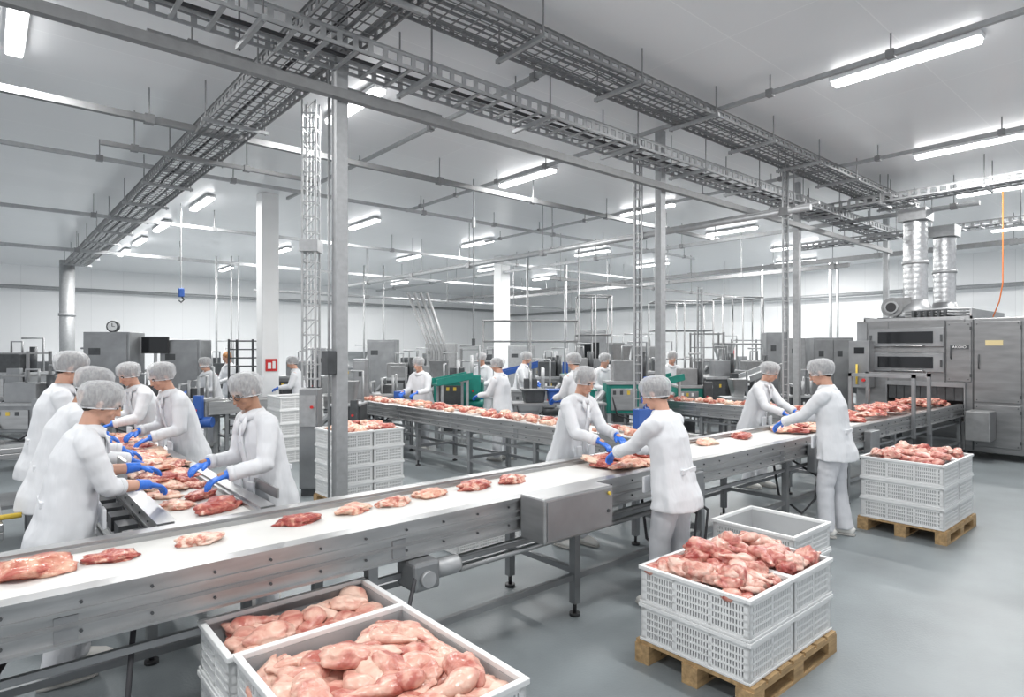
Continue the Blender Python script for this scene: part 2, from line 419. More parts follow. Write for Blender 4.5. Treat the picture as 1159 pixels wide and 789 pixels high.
MB().tube([(5.22,-.26,.92),(5.22,-.275,.92)],.012,12).build('button','yellow',cb,True)
MB().tube([(5.22,-.256,.80),(5.22,-.265,.80)],.012,8).build('lock','dark',cb)
gm=MB().box(3.78,-.12,.56,3.95,.08,.72).build('gearbox','steel2',mainc,bevel=.02)
MB().tube([(3.95,-.02,.63),(4.12,-.02,.63),(4.14,-.02,.63)],[.055,.055,.045],18).build('motor','galv',gm,True)
MB().tube([(3.86,-.12,.63),(3.86,-.145,.63)],.045,16).build('flange','galv',gm,True)
MB().tube([(3.80,-.1,.66),(3.70,-.16,.45),(3.55,-.05,.35),(3.3,.1,.5)],.012,8).build('power_lead','cable',gm,True)
for zz in (.56,.63): MB().tube([(4.2,.05,zz),(6.2,.05,zz+.02)],.02,10).build('conduit','steel',mainc,True)
for k,(xx) in enumerate((6.55,6.72,8.9)):
    MB().tube([(xx,.35,.72),(xx+.05,-.06,.5),(xx+.02,-.05,.25),(xx-.2,.0,.12),(xx-.3,.2,.3),(xx-.25,.3,.7)],.013,8).build('hose','cable',mainc,True)
for xx in (6.35,8.8,10.4): MB().box(xx,-.10,.56,xx+.3,-.01,.86).build('junction_box','steel2',mainc,bevel=.01)
MB().tube([(1.75,.2,.70),(1.72,.05,.5),(1.7,-.03,.6),(1.9,-.02,.45),(2.1,.2,.70)],.012,8).build('hose','cable',mainc,True)
MB().tube([(2.5,.1,.72),(2.45,-.02,.35),(2.2,.1,.12),(1.6,.4,.05)],.012,8).build('hose','cable',mainc,True)
def portal(x,h1,mt='steel2'):
    MB().box(x-.025,-.06,.6,x+.025,-.015,h1).box(x-.025,.795,.6,x+.025,.84,h1).box(x-.025,-.06,h1-.05,x+.025,.84,h1).build('guard_portal',mt,mainc)
portal(12.2,1.52); portal(12.9,1.52)
pf=MB().box(6.98,.80,.5,7.03,.84,1.35).build('sensor_post','steel2',mainc)
MB().box(6.9,.78,1.1,7.1,.86,1.3).build('sensor_head','blue',pf,bevel=.01)
MB().tube([(7.0,.8,1.3),(7.1,.9,1.5),(7.2,.95,1.1),(7.15,.9,.7)],.015,8).build('blue_hose','blue',pf,True)

sidec=conveyor('short side conveyor heaped with meat between the six workers at left',1.36,3.84,4.5,.62,.92,R(90),[.4,1.7,3.0,4.2],plate=.17)
for k in range(5): MB().cbox((.25+k*.27,.70,.80),(.16,.10,.09)).build('latch_block','dark',sidec)
for q in ((.73,.74),(.77,.66)): MB().tube([(.1,q[0],q[1]),(1.6,q[0],q[1])],.02,8).build('guide_rod','steel',sidec,True)
MB().box(1.05,.61,.935,1.35,.63,1.13).build('divider_plate','steel',sidec)
MB().box(.15,-.09,.935,1.1,-.075,1.0).build('guard_strip','steel',sidec)
midc=conveyor('conveyor covered with meat running away behind the centre workers',6.12,3.86,7.6,.8,.92,R(90),[.5,1.9,3.3,4.7,6.1,7.2],plate=.2)
MB().box(.4,.82,.35,1.0,1.0,.70).build('drive_box','steel2',midc)
farc=conveyor('far conveyor running away behind the two workers at right',10.3,3.86,6.2,.7,.92,R(90),[.5,2.2,3.9,5.6],plate=.2)
conveyor('low conveyor in front of the far machines at left of centre',2.9,11.6,3.4,.6,.95,0,[.4,2.0,3.1],detail=False)

# ---------------------------------------------------------------- meat
def blob(seed,dims,amp=.3,mt='beef',sub=4,ridge=.28):
    bm=bmesh.new(); bmesh.ops.create_icosphere(bm,subdivisions=sub,radius=1)
    off=V((seed*3.1,seed*1.7,seed*.9))
    for v in bm.verts:
        p=v.co.copy(); rg=1-abs(noise.noise(p*2.2+off))*2
        k=1+amp*noise.noise(p*1.3+off)+amp*.5*noise.noise(p*3+off)+amp*ridge*rg+amp*.15*noise.noise(p*8+off)
        q=p*k; q.z=max(q.z,-.45+.08*noise.noise(p*4+off))
        v.co=V((q.x*dims[0],q.y*dims[1],(q.z+.42)*dims[2]))
    me=bpy.data.meshes.new('meat'); bm.to_mesh(me); bm.free(); me.materials.append(M[mt])
    me.polygons.foreach_set('use_smooth',[True]*len(me.polygons)); return me
def legmesh(seed,mt='chicken',fat=1.0):
    rnd=random.Random(seed); b=rnd.uniform(.5,1.0)*rnd.choice((-1,1)); pts=[];rr=[]
    prof=[(.0,.012),(.008,.034),(.028,.052),(.055,.062),(.085,.061),(.110,.050),(.130,.040),(.150,.039),(.170,.039),(.190,.034),(.208,.026),(.224,.018),(.238,.013),(.252,.013),(.262,.019),(.270,.018),(.276,.007)]
    p=V((-.118,-.02*b,0)); last=0
    for (s_,r_) in prof:
        t=min(max((s_-.09)/.06,0),1); a=b*(t-.4); p=p+V((math.cos(a),math.sin(a),0))*(s_-last); last=s_
        pts.append(p.copy()); rr.append(r_*fat*rnd.uniform(.98,1.02))
    m=MB(); m.loft(pts,rr,[r*.62 for r in rr],wide=V((0,1,.01)),n=26)
    off=V((seed*2.3,seed,seed*.7))
    def dis(q):
        rg=max(0,1-abs(noise.noise(q*16+off))*5)
        return .008*noise.noise(q*12+off)+.003*noise.noise(q*40+off)-.004*rg
    m.v=[tuple(V(q)+V(q).normalized()*dis(V(q))) for q in m.v]
    return m.mesh('chicken_leg',mt,True)
LEGS=[legmesh(i) for i in range(1,9)]+[blob(20+i,(.105,.070,.045),.26,'chicken',4,.35) for i in range(2)]
LEGSR=[legmesh(i,'chickenred',.95) for i in range(11,16)]+[blob(40+i,(.095,.064,.055),.34,'chickenred',4,.35) for i in range(3)]
CUTS=[blob(i,(.13,.085,.040),.46,'beef',4) for i in range(60,66)]
PALE=[blob(i,(.15,.10,.038),.42,'pork',4) for i in range(70,76)]
SM=[blob(i,(.12,.08,.05),.38,'pork' if i%2 else 'beef',3) for i in range(80,86)]
def put(me,name,label,cat,loc,rot=(0,0,0),sc=1,group=None):
    o=bpy.data.objects.new(name,me); C.objects.link(o); o.location=loc; o.rotation_euler=rot
    o.scale=(sc,sc,sc) if not isinstance(sc,tuple) else sc
    return tag(o,label,cat,group)
def heap(ms,name,label,cat,group,x0,x1,y0,y1,z,step,mound,sc=1,tilt=.35,layers=2,mg=.05,ld=.05):
    cx,cy=(x0+x1)/2,(y0+y1)/2
    for l in range(layers):
        st=step*(1 if l==layers-1 else 1.25); dz=-ld*(layers-1-l)
        nx=max(1,round((x1-x0)/st)); ny=max(1,round((y1-y0)/st))
        for j in range(ny):
            for i in range(nx):
                jx=x0+(i+.5)*(x1-x0)/nx+random.uniform(-.25,.25)*st; jy=y0+(j+.5)*(y1-y0)/ny+random.uniform(-.25,.25)*st
                jx=min(max(jx,x0+mg),x1-mg); jy=min(max(jy,y0+mg),y1-mg)
                r=max(abs(jx-cx)/((x1-x0)/2),abs(jy-cy)/((y1-y0)/2))
                ang=random.uniform(0,6.28)
                if mg>.06:
                    ex=min(jx-x0,x1-jx); ey=min(jy-y0,y1-jy)
                    if min(ex,ey)<.15: ang=(math.pi/2 if ex<ey else 0)+random.uniform(-.35,.35)+random.choice((0,math.pi))
                put(random.choice(ms),name,label,cat,(jx,jy,z+dz+mound*(1-r*r)+random.uniform(-.010,.025)),
                    (random.uniform(-tilt,tilt),random.uniform(-tilt,tilt)*.8,ang),sc*random.uniform(.88,1.1),group)
ZB=.895
pieces=[(30,642,'big pale slab of raw poultry at the left edge of the long belt',1.15,PALE[0]),
(127,626,'small dark red cut, second piece on the long belt from the left edge',.72,CUTS[0]),
(226,608,'reddish cut, third piece on the long belt from the left edge',.76,CUTS[1]),
(337,586,'red and white cut, fourth piece on the long belt from the left edge',.80,CUTS[2]),
(400,573,'pale pink cut, fifth piece on the long belt from the left edge',.76,PALE[1]),
(444,566,'pink cut, sixth piece on the long belt from the left edge',.82,CUTS[3]),
(487,556,'pale cut, seventh piece on the long belt left of the control box',.82,PALE[2]),
(537,548,'pink cut, eighth piece on the long belt, above the control box',.88,CUTS[4]),
(580,541,'flat pink cut, last single piece before the centre workers',.92,CUTS[5]),
(797,499,'pink cut on the long belt just right of the worker seen from behind',1.0,PALE[3]),
(836,492,'flat cut on the long belt left of the worker at right',1.1,CUTS[0]),
(873,483,'cut of meat under the gloved hands of the right hand workers',1.2,PALE[4])]
for i,(px,py,l,s,me) in enumerate(pieces):
    p=on(px,py,ZB+.03); p.z=ZB; p.y=min(max(p.y,3.19),3.58)
    put(me,'meat_cut',l,'meat',p,(0,0,random.uniform(-.4,.4)+.1),s)
heap(CUTS+PALE,'meat_cut','raw cut in the pile being trimmed by the centre workers','meat','cuts between the centre workers',3.85,4.75,3.15,3.62,ZB,.17,.05,.85,.25,1)
heap(CUTS+PALE,'meat_cut','raw cut on the belt between the right hand workers','meat','cuts between the right hand workers',7.1,8.3,3.15,3.62,ZB,.24,.02,.9,.15,1)
heap(CUTS,'meat_cut','dark red cut on the belt at the mouth of the oven','meat','red cuts entering the oven',9.0,12.8,3.15,3.62,ZB,.21,.12,1.1,.35,1)
heap(PALE+CUTS,'meat_cut','raw poultry piece heaped on the side conveyor among the left workers','meat','pieces heaped on the side conveyor',.86,1.24,4.85,8.2,ZB,.125,.05,.70,.3,1)
for (x,y,me,s,l) in ((1.12,4.12,CUTS[2],1.1,'large bright red cut at the near end of the side conveyor'),(.93,4.35,PALE[2],.75,'pale flat piece at the near left of the side conveyor'),(1.12,4.52,CUTS[4],.85,'pink cut behind the large red cut on the side conveyor'),(.93,4.68,PALE[5],.75,'pale piece at the near edge of the heap on the side conveyor')):
    put(me,'meat_cut',l,'meat',(x,y,ZB),(0,0,x*9),s)
heap(SM,'meat_cut','small raw piece on the conveyor running away at centre','meat','pieces on the centre conveyor',5.43,6.01,4.1,11.3,ZB,.235,.03,.85,.2,1)
heap(SM,'meat_cut','small raw piece on the far conveyor behind the right workers','meat','pieces on the far conveyor',9.7,10.2,4.1,9.9,ZB,.27,.03,1.0,.2,1)

# ---------------------------------------------------------------- crates and pallets
cache={}
def cratemesh(dx,dy,h):
    k=(dx,dy,h)
    if k in cache: return cache[k]
    m=MB(); w=.01
    m.box(0,0,0,dx,dy,.01)
    for (a,b,ax) in ((0,0,'x'),(0,dy-w,'x'),(0,0,'y'),(dx-w,0,'y')):
        L=dx if ax=='x' else dy
        def bx(p0,p1,z0,z1,e=0.0):
            if ax=='x': m.box(a+p0,b+e,z0,a+p1,b+w-e,z1)
            else: m.box(a+e,b+p0,z0,a+w-e,b+p1,z1)
        bx(0,L,0,.028); bx(0,L,h-.045,h-.01)
        nr=4
        for r_ in range(1,nr):
            z=.028+(h-.073)*r_/nr; bx(0,L,z-.0055,z+.0055)
        bx(0,.035,0,h-.01); bx(L-.035,L,0,h-.01)
        nb=max(1,round(L/.25))
        for q in range(1,nb): bx(L*q/nb-.010,L*q/nb+.010,0,h-.01)
        s=.045
        while s<L-.04: bx(s,s+.009,.02,h-.03,.001); s+=.0175
    sh=m.mesh('basket','plastic')
    m=MB(); o=.012; i=.015
    m.box(-o,-o,h-.024,dx+o,i,h).box(-o,dy-i,h-.024,dx+o,dy+o,h).box(-o,i,h-.024,i,dy-i,h).box(dx-i,i,h-.024,dx+o,dy-i,h)
    m.box(-o*.6,-o*.6,0,dx+o*.6,0,.016).box(-o*.6,dy,0,dx+o*.6,dy+o*.6,.016).box(-o*.6,0,0,0,dy,.016).box(dx,0,0,dx+o*.6,dy,.016)
    rm=m.mesh('rim','plastic')
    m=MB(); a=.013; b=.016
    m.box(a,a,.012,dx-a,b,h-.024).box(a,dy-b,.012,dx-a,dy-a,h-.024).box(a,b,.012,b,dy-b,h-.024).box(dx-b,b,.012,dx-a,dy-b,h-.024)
    ln=m.mesh('slot_shade_sheet','shade_liner')  # sheets added behind the slots, painted grey to stand in for shade
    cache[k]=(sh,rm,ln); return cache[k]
def crate(label,x,y,z,dx,dy,h,group):
    t=thing('plastic_crate',label,'crate',(x,y,z),0,group); a=cratemesh(dx,dy,h)
    for n,me in zip(('basket','rim','slot_shade_sheet'),a):
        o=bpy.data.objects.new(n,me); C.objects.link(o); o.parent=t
        if n=='rim':
            bv=o.modifiers.new('b','BEVEL'); bv.width=.004; bv.segments=2
    return t
def pallet(label,x,y,dx,dy):
    t=thing('wooden_pallet',label,'pallet',(x,y,0))
    n=7
    for k in range(n):
        w=dx/n; MB().box(k*w+.012,0,.112,k*w+w-.012,dy,.132).build('deck_board','wood',t)
    for yy in (0,dy/2-.05,dy-.10):
        MB().box(0,yy,.092,dx,yy+.10,.112).build('stringer_board','wood',t)
        MB().box(0,yy,0,dx,yy+.10,.018).build('base_board','wood',t)
        for xx in (0,dx/2-.06,dx-.12): MB().box(xx,yy,.018,xx+.12,yy+.10,.092).build('block','wood',t)
PX=3.04
pallet('wooden pallet under the crates nearest the camera at right',PX-.02,1.60,1.04,.76)
tn=['bottom','middle','top','uppermost']
for k in range(2):
    for j in range(2):
        crate('white slotted crate, %s tier, %s half of the stack on the nearest pallet'%(('lower','upper')[k],('left','right')[j]),PX+j*.51,1.63,.133+k*.226,.495,.70,.225,'crates on the nearest pallet')
for j in range(2):
    heap(LEGSR,'chicken_leg','reddish raw chicken leg heaped on the crates of the nearest pallet','meat','chicken legs on the nearest pallet',PX+.02+j*.51,PX+.475+j*.51,1.65,2.31,.545,.125,.04,.92,mg=.085,ld=.03)
heap(LEGSR,'chicken_leg','reddish raw chicken leg heaped on the crates of the nearest pallet','meat','chicken legs on the nearest pallet',PX+.16,PX+.86,1.76,2.2,.595,.14,.04,1.0,layers=1)
for k in range(3):
    crate('white slotted crate, %s of the empty stack behind the nearest pallet'%tn[k],4.24,1.95,.0+k*.2,.58,.62,.2,'empty crates behind the nearest pallet')
pallet('wooden pallet under the crates in front of the oven at far right',7.02,1.76,1.06,.80)
for k in range(3):
    for j in range(2):
        crate('white slotted crate, %s tier, %s half of the stack at far right'%(tn[k],('left','right')[j]),7.04+j*.515,1.79,.133+k*.212,.50,.74,.212,'crates on the far right pallet')
for j in range(2):
    heap(LEGSR,'chicken_leg','raw chicken leg in the top crates of the far right pallet','meat','chicken legs on the far right pallet',7.07+j*.515,7.51+j*.515,1.83,2.49,.735,.125,.03,.9,layers=1,mg=.085)
for k in range(3):
    crate('large white slotted crate, %s of the stack nearest the camera'%tn[k],.77,1.70,k*.226,.76,.88,.226,'large crates nearest the camera')
    crate('white slotted crate, %s of the stack partly under the long conveyor'%tn[k],.75,2.61,k*.222,.80,.43,.222,'crates partly under the long conveyor')
heap(LEGS,'chicken_leg','pale raw chicken leg in the large crate nearest the camera','meat','chicken legs in the nearest crate',.79,1.51,1.72,2.56,.600,.115,.045,1.0,.30,mg=.095,ld=.04)
heap(LEGS,'chicken_leg','raw chicken leg in the crate partly under the long conveyor','meat','chicken legs in the crate under the conveyor',.77,1.53,2.63,3.02,.590,.115,.02,.92,.30,mg=.095,ld=.03)
pallet('low wooden pallet under the crates behind the front steel post',3.08,6.58,.86,.74)
for k in range(4):
    for j in range(2):
        crate('white slotted crate, %s tier, %s half of the stack behind the front post'%(tn[k],('left','right')[j]),3.1+j*.415,6.6,.133+k*.2,.40,.70,.2,'crates behind the front post')
heap(SM,'meat_cut','small raw piece on the crates behind the front steel post','meat','pieces behind the front post',3.14,3.88,6.65,7.25,.89,.17,.03,.9,layers=1,mg=.1)
q=at(333,10.6)
for k in range(5):
    crate('white slotted crate, number %d from the floor in the tall stack below the white column'%(k+1),q.x-.35,q.y-.3,k*.22,.75,.6,.22,'tall crate stack below the white column')
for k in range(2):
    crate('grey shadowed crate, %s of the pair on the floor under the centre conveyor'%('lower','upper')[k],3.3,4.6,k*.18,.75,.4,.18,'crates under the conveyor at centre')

# ---------------------------------------------------------------- oven
ov=thing('industrial_oven','large stainless industrial oven with two dark windows at the end of the conveyor','oven',(13,0,0))
m=MB().box(.0,4.2,.12,2.6,4.75,2.42).box(0,3.0,1.25,2.6,4.2,2.42).box(0,1.0,.12,2.6,3.0,2.42).box(0,3.0,.12,2.6,4.2,.62).box(.9,3.0,.62,2.6,4.2,1.25)
m.build('body','ovensteel',ov,bevel=.012)
for (z0,z1) in ((1.93,2.28),(1.47,1.82)):
    wd=MB().box(-.035,3.30,z0,-.002,4.52,z1).build('window_frame','steel2',ov,bevel=.01)
    MB().box(-.045,3.46,z0+.07,-.034,4.36,z1-.07).build('pane','glass',wd)
    MB().tube([(-.04,3.6,z0+.02),(-.08,3.62,z0+.02),(-.08,4.1,z0+.02),(-.04,4.12,z0+.02)],.012,8).build('handle','steel',wd,True)
    for yy in (3.32,4.47): MB().box(-.06,yy,z0+.1,-.036,yy+.03,z0+.22).build('hinge','dark',wd)
MB().box(-.02,3.29,1.84,-.001,4.54,1.91).build('seam_strip','galvdark',ov)
MB().box(-.012,2.865,.15,-.001,2.885,2.4).build('seam_strip','dark',ov)
MB().box(-.012,3.275,1.3,-.001,3.290,2.4).build('seam_strip','dark',ov)
MB().box(-.02,4.56,.2,-.001,4.74,2.38).build('corner_panel','steel2',ov)
MB().box(-.06,2.98,1.22,-.002,4.22,1.30).box(-.06,2.98,.62,-.002,3.0,1.22).box(-.06,4.20,.62,-.002,4.22,1.22).build('mouth_frame','steel2',ov)
MB().box(.3,3.0,.62,.9,4.2,1.25).build('mouth_interior','black',ov)
for k in range(9): MB().box(-.02,3.02+k*.13,.98,-.012,3.14+k*.13,1.22).build('curtain_strip','dark',ov)
for (y0,y1,z0,z1) in ((2.90,3.26,1.32,2.36),(2.22,2.86,.98,2.36),(1.45,2.18,.98,2.36),(2.22,2.86,.22,.94),(1.45,2.18,.22,.94)):
    dr=MB().box(-.025,y0,z0,-.002,y1,z1).build('door','ovensteel',ov,bevel=.008)
    MB().tube([(-.03,y1-.07,(z0+z1)/2-.12),(-.06,y1-.07,(z0+z1)/2-.1),(-.06,y1-.07,(z0+z1)/2+.1),(-.03,y1-.07,(z0+z1)/2+.12)],.01,8).build('handle','dark',dr,True)
    for zz in (z0+.08,z1-.14): MB().box(-.035,y0-.005,zz,-.024,y0+.02,zz+.06).build('hinge','dark',dr)
    for q in ((y0+.04,z0+.04),(y1-.04,z0+.04),(y0+.04,z1-.04),(y1-.04,z1-.04)): MB().tube([(-.024,q[0],q[1]),(-.030,q[0],q[1])],.01,8).build('screw','dark',dr)
pl=MB().box(-.034,2.93,1.89,-.026,3.19,1.965).build('name_plate','dark',ov)
tcur=bpy.data.curves.new('lettering','FONT'); tcur.body='AKOIO'; tcur.size=.065; tcur.extrude=.001
to=bpy.data.objects.new('tmp',tcur); C.objects.link(to); bpy.context.view_layer.update()
tm=bpy.data.meshes.new_from_object(to); tm.materials.clear(); tm.materials.append(M['white']); bpy.data.objects.remove(to)
to=bpy.data.objects.new('lettering',tm); C.objects.link(to); to.parent=pl; to.location=(-.036,3.175,1.905); to.rotation_euler=(R(90),0,R(-90))
MB().box(-.032,2.46,1.95,-.026,2.70,2.04).build('notice_plate','label',ov)
MB().box(-.032,2.72,.55,-.026,2.80,.63).build('warning_sticker','yellow',ov)
cc=MB().box(-.32,4.42,1.15,-.03,4.78,2.05).build('control_cabinet','steel2',ov,bevel=.015)
MB().box(-.325,4.50,1.80,-.321,4.68,1.92).build('screen','glass',cc)
MB().tube([(-.34,4.5,1.3),(-.38,4.5,1.3)],.03,10).build('emergency_stop','red',cc,True)
MB().tube([(-.36,4.62,1.22),(-.36,4.62,1.6)],.018,8).build('lever','yellow',cc,True)
for (x,y) in ((.1,4.6),(.1,1.2),(2.4,4.6),(.1,3.0)): MB().cyl((x,y),.05,0,.13,12).build('leg','dark',ov,True)
MB().box(.02,2.9,2.42,2.4,2.93,2.60).box(.02,4.6,2.42,2.4,4.63,2.50).box(.02,2.9,2.42,.06,4.63,2.47).build('roof_frame','galv',ov)
bl=MB().box(.35,4.02,2.42,.95,4.5,2.50).build('blower_base','dark',ov)
MB().tube([(.42,4.27,2.70),(.56,4.27,2.70)],.19,24).build('scroll_housing','galvdark',bl,True)
MB().tube([(.38,4.27,2.70),(.43,4.27,2.70)],.12,20).build('inlet_ring','galv',bl,True)
MB().tube([(.37,4.27,2.70),(.39,4.27,2.70)],.09,20).build('inlet','black',bl,True)
MB().tube([(.56,4.27,2.70),(.90,4.27,2.70)],.11,16).build('motor','dark',bl,True)
MB().box(.44,3.95,2.68,.54,4.27,2.88).build('outlet','galvdark',bl)
for k in range(6): MB().box(.1,3.30+k*.10,2.42,.5,3.34+k*.10,2.60).build('roof_bracket','dark',ov)
MB().box(.25,3.2,2.42,1.0,3.6,2.62).build('motor_housing','dark',ov,bevel=.02)
for k in range(3): MB().tube([(.3,2.95,2.5+k*.05),(.2,3.3,2.52+k*.05),(.3,4.0,2.5+k*.05)],.02,8).build('roof_pipe','galv',ov,True)
for k in range(12): MB().box(-.30,3.06+k*.062,.64,-.26,3.10+k*.062,.70).build('roller_guard','dark',ov)
MB().box(-.9,3.85,.30,-.35,4.15,.85).build('side_gearcase','dark',ov,bevel=.02)
MB().box(-.45,2.55,.35,-.05,2.9,.85).build('side_gearcase','galvdark',ov,bevel=.02)
def duct(px,d,r,z0,z1,label):
    t=thing('exhaust_duct',label,'duct',at(px,d))
    n=int((z1-z0)/.035); pts=[];rr=[]
    for k in range(n+1): pts.append((0,0,z0+(z1-z0)*k/n)); rr.append(r*(1.03 if k%3==0 else 1))
    MB().tube(pts,rr,24).build('pipe','foil',t,True)
    MB().box(-r*1.2,-r*1.2,z1,r*1.2,r*1.2,z1+.22).build('top_box','galv',t)
    MB().loft([(0,0,z0-.28),(0,0,z0-.22),(0,0,z0+.08)],[r*1.6,r*1.6,r*1.02],[r*1.6,r*1.6,r*1.02],n=24).build('cone','steel2',t,True)
    MB().cyl((0,0),r*1.12,(z0+z1)/2-.03,(z0+z1)/2+.03,24).build('collar','galv',t,True)
    return t
duct(1036,11.9,.20,2.75,4.35,'shiny spiral exhaust duct rising from the front of the oven')
duct(1069,12.5,.19,2.75,4.15,'second, slightly shorter exhaust duct on the oven')
hp=[at(1135,10.4,z) for z in (4.6,3.6,3.0)]+[at(1131,10.5,2.7),at(1124,10.7,2.45)]
tag(MB().tube(hp,.010,8).build('hose','orange',None,True),'thin orange hose hanging above the oven','hose')

# ---------------------------------------------------------------- background equipment
def cabinet(px,d,w,dp,h,label,rz=0,mt='steel2',screen=False,z0=.12,doors=1):
    t=thing('steel_cabinet',label,'cabinet',at(px,d),rz)
    MB().box(-w/2,-dp/2,z0,w/2,dp/2,h).build('body',mt,t,bevel=.012)
    for k in range(doors):
        a=-w/2+.03+(w-.06)*k/doors; b=a+(w-.06)/doors-.015
        dr=MB().box(a,-dp/2-.02,z0+.05,b,-dp/2-.001,h-.05).build('door',mt,t,bevel=.005)
        MB().box(b-.06,-dp/2-.045,h*.5-.08,b-.035,-dp/2-.02,h*.5+.08).build('handle','dark',dr)
        MB().box(a+.08,-dp/2-.024,h*.80,a+.08+w*.25/doors,-dp/2-.0205,h*.86).build('vent','dark',dr)
    if screen: MB().box(-w*.25,-dp/2-.03,h*.68,w*.25,-dp/2-.021,h*.86).build('screen','glass',t)
    for sx in (-1,1):
        for sy in (-1,1): MB().cyl((sx*(w/2-.06),sy*(dp/2-.06)),.03,0,z0,8).build('leg','dark',t)
    return t
cabinet(130,12.2,.85,.6,2.22,'tall steel cabinet with dark dial behind the left workers',R(-35))
g=thing('round_clock','round dark rimmed clock standing on the tall cabinet at left','clock',at(128,12.2,2.22),R(-35))
MB().tube([(0,-.03,.115),(0,.04,.115)],.115,24).build('rim','dark',g,True); MB().tube([(0,-.035,.115),(0,-.029,.115)],.088,24).build('dial','white',g,True)
MB().box(-.006,-.04,.115,.006,-.036,.18).build('minute_hand','black',g); MB().box(0,-.04,.11,.05,-.036,.12).build('hour_hand','black',g)
mo=thing('monitor','dark flat monitor on a stand behind the left workers','monitor',at(176,12.4),R(-35))
MB().box(-.26,-.03,1.8,.26,.02,2.14).build('housing','black',mo,bevel=.01); MB().box(-.24,-.035,1.83,.24,-.031,2.11).build('screen','glass',mo); MB().cyl((0,0),.03,.02,1.8,10).box(-.2,-.2,0,.2,.2,.02).build('stand','galv',mo)
cabinet(211,12.8,.78,.6,2.08,'plain steel cabinet right of the monitor at left',R(-35))
cabinet(434,17.5,.8,.6,2.15,'far steel cabinet just right of the front steel post',R(-40))
cabinet(668,17,.8,.6,2.4,'far grey cabinet behind the teal machine at centre',R(-40),screen=True)
cabinet(938,14.2,.85,.6,2.15,'grey double door cabinet left of the oven',R(-50),doors=2)
cabinet(876,15.5,.5,.5,2.3,'narrow steel cabinet behind the worker facing the belt at right',R(-50))
cabinet(60,14.5,.7,.5,1.6,'low steel cabinet at the far left',R(-35))
cabinet(409,12,.28,.3,1.7,'slim dark control cabinet just right of the front steel post',R(-35),'steel2')
cabinet(590,21,.9,.6,2.0,'far pale cabinet right of the second white column',R(-40),'galv')
cabinet(500,24,1.2,.6,2.1,'far wide cabinet left of the second white column',R(-40),'galvdark',doors=2)
cabinet(905,18,.9,.6,2.2,'far cabinet between the two right hand workers',R(-45),'galvdark')
cabinet(370,17,.7,.5,1.9,'far cabinet seen left of the front steel post',R(-40),'steel2')
def rack(px,d,w,dp,h,n,label,rz=0,mt='dark'):
    t=thing('shelf_rack',label,'rack',at(px,d),rz)
    for sx in (-1,1):
        for sy in (-1,1): MB().box(sx*w/2-.02,sy*dp/2-.02,0,sx*w/2+.02,sy*dp/2+.02,h).build('upright',mt,t)
    for k in range(n): MB().box(-w/2,-dp/2,.2+(h-.25)*k/(n-1),w/2,dp/2,.225+(h-.25)*k/(n-1)).build('shelf',mt,t)
    return t
rack(277,13.6,.5,.5,2.1,11,'dark tray rack left of the white column',R(-35))
rack(14,11,.9,.6,1.85,5,'tall steel rack at the left edge',R(-35),'galvdark')
rack(800,15.4,.7,.5,2.3,7,'steel shelf frame among the machines right of centre',R(-45),'galvdark')
rack(845,20,.8,.6,2.2,4,'far pipe rack right of centre',R(-45),'galvdark')
rack(540,17.5,.9,.5,1.9,6,'far steel rack left of the second white column',R(-40),'galvdark')
